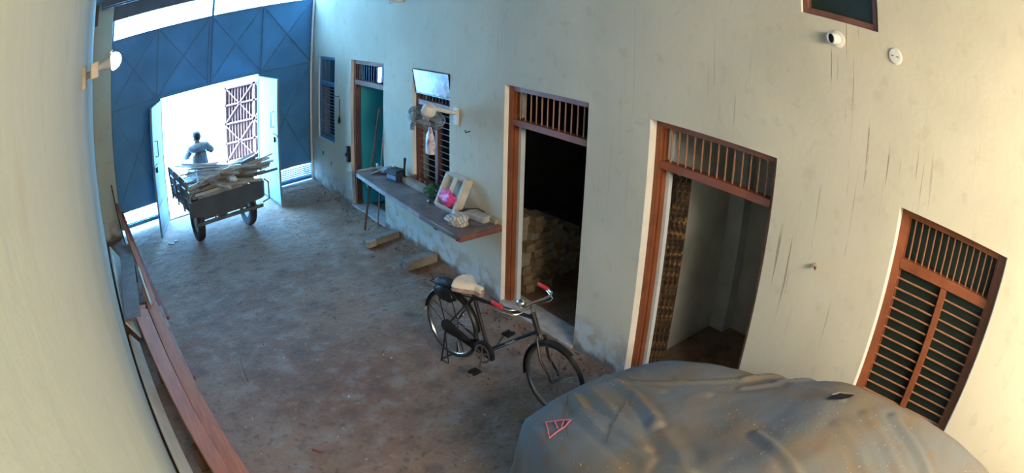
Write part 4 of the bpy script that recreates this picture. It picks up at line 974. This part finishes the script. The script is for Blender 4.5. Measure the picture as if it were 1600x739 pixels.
part('pull_knob', MB().lathe((-0.47, 6.13, 1.80), (0, 0, 1), [(0, 0), (0.025, 0.0), (0.028, 0.06), (0.015, 0.08), (0, 0.08)], 12), M_GREYPL, fn, world=True, smooth=True)
bgm = bpy.data.materials.new('clear_pink_bag'); bgm.use_nodes = True; nt = bgm.node_tree; b = nt.nodes['Principled BSDF']; b.inputs['Roughness'].default_value = 0.3
tcn = nt.nodes.new('ShaderNodeTexCoord'); nt.links.new(node_mix(nt, node_step(nt, node_noise(nt, tcn.outputs['Object'], 14, 5), 0.45, 0.62), (0.72, 0.68, 0.72), (0.45, 0.24, 0.30)), b.inputs['Base Color'])
rows = []
for i in range(15):
    t = i / 14; wd = 0.012 + 0.062 * math.sin(min(1, t * 1.6) * PI / 2); row = []
    for k in range(15):
        a = 2 * PI * (k % 14) / 14
        row.append(V((-0.42 + wd * 0.55 * math.cos(a) * (1 + 0.2 * noise.noise(V((k * 0.7, i * 0.5, 2)))), 5.82 + wd * math.sin(a) + 0.01 * noise.noise(V((i * 0.6, k * 0.6, 5))), 1.885 - 0.30 * t)))
    rows.append(row)
bag = root('plastic_bag', (-0.42, 5.82, 1.58), 0, label='pinkish clear plastic bag hanging under the wall fan', cat='bag')
part('bag_body', MB().grid(rows), bgm, bag, world=True, smooth=True)
part('string', MB().tube([(-0.42, 5.82, 1.885), (-0.41, 5.85, 1.93)], 0.004, 5), M_WHITEPL, bag, world=True)

# ------------------------------------------------------------------ small fixtures on the walls
def hook(y, z, lab, ln=0.06): solo('wall_hook', MB().tube([(0.0, y, z), (-ln, y, z - 0.004), (-ln - 0.012, y, z + 0.02)], 0.006, 6), M_IRON, smooth=True, label=lab, cat='hook')
hook(5.675, 1.80, 'black bent iron hook on the wall right of the fan')
hook(9.50, 1.75, 'dark iron hook between the blue window and the teal doorway', 0.07)
lk = root('hanging_chain', (-0.02, 9.47, 1.30), 0, label='short dark chain hanging between the blue window and the teal doorway', cat='chain')
part('chain_strand', MB().tube([(-0.012, 9.47, 1.70), (-0.014, 9.472, 1.55), (-0.012, 9.468, 1.42)], 0.006, 5), M_IRON, lk, world=True)
part('clasp', MB().lathe((-0.02, 9.468, 1.28), (0, 0, 1), [(0, 0), (0.02, 0.02), (0.028, 0.06), (0.018, 0.10), (0.008, 0.14), (0, 0.14)], 10), M_IRON, lk, world=True, smooth=True)
pg = root('wall_peg', (0, 1.463, 1.74), 0, label='small rusty peg on the bare wall between doorway and near window', cat='peg')
part('peg_body', MB().tube([(0.0, 1.463, 1.76), (-0.05, 1.475, 1.765)], [0.016, 0.012], 8), M_WOODGREY, pg, world=True, smooth=True)
part('peg_nail', MB().tube([(-0.03, 1.46, 1.765), (-0.065, 1.44, 1.755), (-0.07, 1.43, 1.775)], 0.006, 6), M_WOODRED, pg, world=True, smooth=True)
ps = root('pipe_stub', (0, 1.46, 3.35), 0, label='white pipe stub with a black bore below the high window', cat='pipe')
part('collar', MB().lathe((0, 1.455, 3.385), (-1, 0, 0), [(0, 0), (0.06, 0), (0.06, 0.015), (0.045, 0.02), (0, 0.02)], 20), M_WHITEPL, ps, world=True, smooth=True)
part('tube', MB().lathe((0, 1.46, 3.385), (-1, 0.35, -0.1), [(0.042, 0.0), (0.042, 0.09), (0.034, 0.09), (0.034, 0.02)], 20), M_WHITEPL, ps, world=True, smooth=True)
part('bore', MB().lathe((0, 1.46, 3.385), (-1, 0.35, -0.1), [(0, 0.075), (0.035, 0.075), (0.035, 0.07), (0, 0.07)], 20), M_HOLESHADE, ps, world=True)
rp = root('junction_plate', (0, 0.957, 3.33), 0, label='round white wall junction cover with a small slot', cat='plate')
part('cover', MB().lathe((0, 0.957, 3.39), (-1, 0, 0), [(0, 0), (0.058, 0), (0.058, 0.01), (0.05, 0.018), (0, 0.02)], 24), M_WHITEPL, rp, world=True, smooth=True)
for s in (-1, 1): part('screw', MB().box((-0.0225, 0.957 + s * 0.022 - 0.010, 3.386), (-0.018, 0.957 + s * 0.022 + 0.010, 3.392)), M_IRON, rp, world=True)
hs = root('high_spotlight', (0, 7.40, 3.27), 0, label='small white bracket lamp high above the work counter', cat='lamp')
part('bracket', MB().box((-0.09, 7.30, 3.30), (0.0, 7.36, 3.40)), M_WHITEPL, hs, world=True, bev=0.008)
part('lamp_head', MB().lathe((-0.08, 7.36, 3.35), (-0.5, 1, -0.1), [(0, -0.02), (0.05, -0.02), (0.055, 0.10), (0.048, 0.12), (0, 0.12)], 16), M_WHITEPL, hs, world=True, smooth=True)
part('lamp_face', MB().lathe((-0.08, 7.36, 3.35), (-0.5, 1, -0.1), [(0, 0.121), (0.046, 0.121), (0.04, 0.135), (0, 0.14)], 16), M_BLACK, hs, world=True, smooth=True)
sb = root('switch_box', (0, 9.10, 0.90), 0, label='dark green switch box on the wall edge of the teal doorway', cat='switch')
part('box', MB().box((-0.06, 9.04, 0.72), (0.0, 9.11, 0.98)), M_SHUT, sb, world=True, bev=0.008)
part('lever', MB().box((-0.085, 9.06, 0.82), (-0.06, 9.09, 0.88)), M_IRON, sb, world=True)
for k, (yy, zz) in enumerate(((10.35, 0.62), (9.95, 0.50))):
    solo('wall_nail', MB().blob((-0.004, yy, zz), (0.010, 0.022, 0.035), 0.3, 6, 10, 6), M_IRON, label=('higher' if k == 0 else 'lower') + ' dark knock-hole plug in the wall below the blue window', cat='plug')

# bulb on the left wall
BY = 2.66; bx = XL(BY)
lp = root('wall_bulb', (bx, BY, 3.2), 0, label='white bulb in a bracket holder on the left wall before the gate', cat='lamp')
part('back_block', MB().box((bx, BY - 0.05, 3.20), (bx + 0.022, BY + 0.05, 3.31)), M_WOODGREY, lp, world=True, bev=0.004)
part('bracket', MB().tube([(bx + 0.02, BY, 3.255), (bx + 0.075, BY, 3.27)], 0.016, 8), M_DULLSTEEL, lp, world=True, smooth=True)
part('bracket_box', MB().box((bx + 0.05, BY - 0.03, 3.235), (bx + 0.095, BY + 0.03, 3.31)), mat('beige_holder', (0.45, 0.38, 0.30), 0.7, 0.2, 12), lp, world=True, bev=0.004)
part('holder', MB().lathe((bx + 0.095, BY, 3.278), (1, 0, 0.10), [(0, 0), (0.019, 0), (0.021, 0.03), (0.036, 0.075), (0, 0.075)], 20), M_GREYPL, lp, world=True, smooth=True)
M_BULB = mat('lit_bulb', (0.95, 0.95, 0.95), 0.4, 0.02, 5, emit=(1.0, 0.97, 0.92, 3.0))
part('bulb', MB().lathe((bx + 0.095, BY, 3.278), (1, 0, 0.10), [(0.036, 0.075), (0.043, 0.082), (0.042, 0.10), (0.033, 0.12), (0.018, 0.132), (0, 0.136)], 24), M_BULB, lp, world=True, smooth=True)
part('hook', MB().tube([(bx + 0.12, BY, 3.32), (bx + 0.14, BY, 3.335), (bx + 0.165, BY, 3.333), (bx + 0.175, BY, 3.342), (bx + 0.18, BY, 3.334)], 0.004, 6), M_STEEL, lp, world=True, smooth=True)

# ------------------------------------------------------------------ boards stacked along the left wall
def board(name, p, q_, w_, t_, mt, lab, up=(0, 0, 1), w1=None): return solo(name, MB().beam(p, q_, w_, t_, up, w1), mt, bev=0.004, label=lab, cat='board')
for k, yy in enumerate((8.2, 6.9, 5.4, 3.9)):
    board('bearer_block', (XL(yy) + 0.27, yy, 0.13 if k < 3 else 0.12), (XL(yy) + 0.47, yy, 0.13 if k < 3 else 0.12), 0.12, 0.26 if k < 3 else 0.24, M_WOODDARK, ('farthest', 'second farthest', 'second nearest', 'nearest')[k] + ' short bearer block under the boards along the left wall')
board('grey_board', (-4.29, 8.85, 0.345), (-4.30, 6.30, 0.335), 0.26, 0.035, M_WOODGREYB, 'flat dark grey board on top of the pile along the left wall')
ob = root('orange_board', (-3.97, 4.6, 0.28), 0, label='broad orange-brown planed board on the near pile along the left wall', cat='board')
part('plank', MB().beam((-4.165, 6.48, 0.315), (-3.70, 2.55, 0.30), 0.215, 0.05, (0.12, 0, 1), 0.135), M_WOODORANGE, ob, world=True, bev=0.004)
part('tenon', MB().beam((-4.135, 6.62, 0.318), (-4.158, 6.46, 0.318), 0.12, 0.03), M_WOODORANGE, ob, world=True, bev=0.003)
part('peg_hole', MB().lathe((-4.08, 6.20, 0.338), (0, 0, 1), [(0, 0), (0.012, 0), (0.012, 0.006), (0, 0.006)], 10), M_WHITEPL, ob, world=True)
board('brown_board', (-4.035, 7.35, 0.20), (-3.56, 2.75, 0.15), 0.16, 0.06, M_WOODORANGE, 'long orange-brown beam lying beside the orange board')
board('thin_batten', (-4.17, 8.75, 0.30), (-3.99, 6.75, 0.25), 0.03, 0.03, M_PALEBOARD, 'thin pale batten beside the dark grey board')
board('red_frame_piece', (-4.33, 9.95, 0.55), (-3.80, 6.70, 0.035), 0.07, 0.05, M_WOODRED, 'red-painted frame piece sloping down from the gate corner')
board('brown_frame_piece', (-4.42, 10.05, 0.70), (-4.02, 7.60, 0.20), 0.05, 0.05, M_WOODORANGE, 'brown frame piece propped up against the gate pillar')
board('green_board', (-3.99, 7.5, 0.10), (-3.79, 5.05, 0.04), 0.22, 0.03, M_WOODGREY, 'weathered greenish board lying low on the floor side of the pile')
board('red_edge_batten', (-3.89, 6.75, 0.06), (-3.69, 5.25, 0.03), 0.045, 0.05, M_WOODRED, 'short red batten at the floor edge of the pile')
board('brown_batten', (-4.26, 9.5, 0.46), (-3.93, 7.05, 0.16), 0.06, 0.04, M_WOODORANGE, 'orange-brown batten between the red frame piece and the grey board')
board('upright_stick', (-4.50, 10.10, 1.05), (-4.32, 9.4, 0.02), 0.025, 0.025, M_WOODDARK, 'dark thin stick leaning by the gate pillar')
board('pale_board', (XL(9.2) + 0.14, 9.2, 0.17), (XL(6.4) + 0.13, 6.4, 0.15), 0.03, 0.30, M_PALEBOARD, 'pale cream board tilted against the far foot of the left wall', up=(-0.7, 0, 1))
board('pale_board', (XL(6.3) + 0.10, 6.3, 0.085), (XL(2.4) + 0.10, 2.4, 0.085), 0.03, 0.19, M_PALEBOARD, 'long pale cream board tilted against the near foot of the left wall', up=(-0.8, 0, 1))

# ------------------------------------------------------------------ stack of blocks inside the store room
BR = random.Random(5)
bl = [mesh_from(MB().box((-0.062, -0.20, -0.048), (0.062, 0.20, 0.048)), 'stacked_block', M_BRICK), mesh_from(MB().box((-0.062, -0.15, -0.048), (0.062, 0.15, 0.048)), 'stacked_block', M_WOODGREY), mesh_from(MB().box((-0.062, -0.24, -0.048), (0.062, 0.24, 0.048)), 'stacked_block', M_BRICK)]
for lev in range(9):
    for i in range(9):
        top = (9, 9, 8, 8, 7, 6, 6, 5, 4)[i]
        if lev >= top: continue
        o = bpy.data.objects.new('stacked_block', bl[BR.randrange(3)]); COL.objects.link(o)
        o.location = (0.43 + i * 0.13, 5.34 + BR.uniform(-0.05, 0.06) + 0.01 * i, 0.04 + lev * 0.0975); o.rotation_euler = (0, 0, BR.uniform(-0.07, 0.07))
        ORD = ('first', 'second', 'third', 'fourth', 'fifth', 'sixth', 'seventh', 'eighth', 'ninth')
        finish(o, label='block in %s row from the floor, %s column from the door lining, dark doorway' % (ORD[lev], ORD[i]), cat='block', group='blocks stacked inside the dark doorway')
solo('leaning_stick', MB().tube([(0.42, 4.12, 0.0), (0.30, 3.95, 0.33)], 0.012, 6), M_WOODDARK, label='short stick leaning inside the dark doorway jamb', cat='stick')

# carved strips standing inside the third doorway
m = bpy.data.materials.new('carved_dark_wood'); m.use_nodes = True; nt = m.node_tree; b = nt.nodes['Principled BSDF']; b.inputs['Roughness'].default_value = 0.7
tc = nt.nodes.new('ShaderNodeTexCoord').outputs['Object']
f = node_noise(nt, tc, 1.0, 4, (18, 18, 26)); f2 = node_noise(nt, tc, 3.0, 3)
c = node_mix(nt, node_step(nt, f, 0.42, 0.60), (0.030, 0.018, 0.012), (0.12, 0.068, 0.032))
c = node_mix(nt, node_math(nt, 'MULTIPLY', node_step(nt, f, 0.58, 0.68), node_step(nt, f2, 0.45, 0.55)), c, (0.36, 0.20, 0.05))
nt.links.new(c, b.inputs['Base Color']); M_CARVED = m
for k, (x, y, hh, lb) in enumerate(((0.275, 3.105, 1.62, 'shortest carved dark strip, nearest the pale door lining'), (0.305, 3.080, 1.90, 'carved dark strip with pale notches, second from the door lining'), (0.335, 3.055, 1.99, 'tallest carved dark strip standing in the third doorway'), (0.365, 3.030, 1.95, 'carved dark strip standing furthest from the door lining'))):
    r = root('carved_strip', (x, y, 0), 0, label=lb, cat='strip', group='carved strips standing in the third doorway')
    tilt = 0.03 * (k - 1)
    part('strip_body', MB().beam((x, y, -0.01), (x + 0.02, y + 0.02 - tilt * 0.5, hh), 0.036, 0.034, up=(1, 0, 0)), M_CARVED, r, world=True, bev=0.003)
    nb_ = MB()
    for q_ in range(int(hh / 0.085)):
        t = (q_ + 0.5) * 0.085 / hh; p = V((x, y, -0.01)).lerp(V((x + 0.02, y + 0.02 - tilt * 0.5, hh)), t)
        nb_.box((p.x - 0.024, p.y - 0.020, p.z - 0.026), (p.x - 0.015, p.y + 0.016, p.z + 0.026))
    part('carved_relief', nb_, M_CARVED, r, world=True, kind='stuff')

# ------------------------------------------------------------------ litter on the floor
LR = random.Random(3); mb = MB()
def chip(x, y, s, fl=0.4):
    a = LR.uniform(0, PI); l = s * LR.uniform(0.6, 1.8); w_ = s * LR.uniform(0.3, 0.7); z = 0.0 + LR.uniform(0, 0.004)
    mb.beam((x - l / 2 * math.cos(a), y - l / 2 * math.sin(a), z), (x + l / 2 * math.cos(a), y + l / 2 * math.sin(a), z + LR.uniform(0, 0.01)), w_, s * fl)
for k in range(260): chip(LR.uniform(-3.6, -0.2), LR.uniform(2.6, 10.4), LR.uniform(0.005, 0.013))
for k in range(380): chip(-abs(LR.gauss(0, 0.22)) - 0.03, LR.uniform(3.0, 10.5), LR.uniform(0.006, 0.024))
for k in range(60): chip(LR.gauss(-1.5, 0.7), LR.gauss(7.4, 1.0), LR.uniform(0.008, 0.02), 0.25)
solo('floor_litter', mb, M_WOODDARK, keep=True, kind='stuff', label='dark wood chips and crumbs scattered over the earth floor', cat='litter')
mb = MB()
for k in range(60): chip(LR.uniform(-3.6, -0.3), LR.uniform(2.6, 8.5), LR.uniform(0.006, 0.014))
solo('pale_litter', mb, M_WHITEPL, keep=True, kind='stuff', label='tiny pale scraps scattered over the earth floor', cat='litter')
solo('straw_twig', MB().tube([(-3.08, 5.50, 0.006), (-3.10, 5.2, 0.01), (-3.12, 4.93, 0.008)], 0.005, 5), M_WOODGREY, label='long thin straw twig lying on the open floor', cat='twig')
solo('straw_twig', MB().tube([(-3.04, 5.42, 0.006), (-3.07, 5.2, 0.01), (-3.09, 4.97, 0.008)], 0.004, 5), M_WOODDARK, label='shorter dark twig lying along the straw twig', cat='twig')
solo('curled_scrap', MB().beam((-3.44, 9.33, 0.012), (-3.33, 9.26, 0.012), 0.03, 0.018), M_BLACK, label='larger dark scrap on the floor by the open wicket leaf', cat='scrap')
solo('curled_scrap', MB().beam((-3.31, 9.36, 0.012), (-3.23, 9.36, 0.012), 0.02, 0.018), M_BLACK, label='smaller dark scrap on the floor by the open wicket leaf', cat='scrap')
solo('red_scrap', MB().beam((-2.88, 3.76, 0.012), (-2.82, 3.70, 0.012), 0.02, 0.015), M_WOODRED, label='small red-brown chip alone on the near floor', cat='scrap')
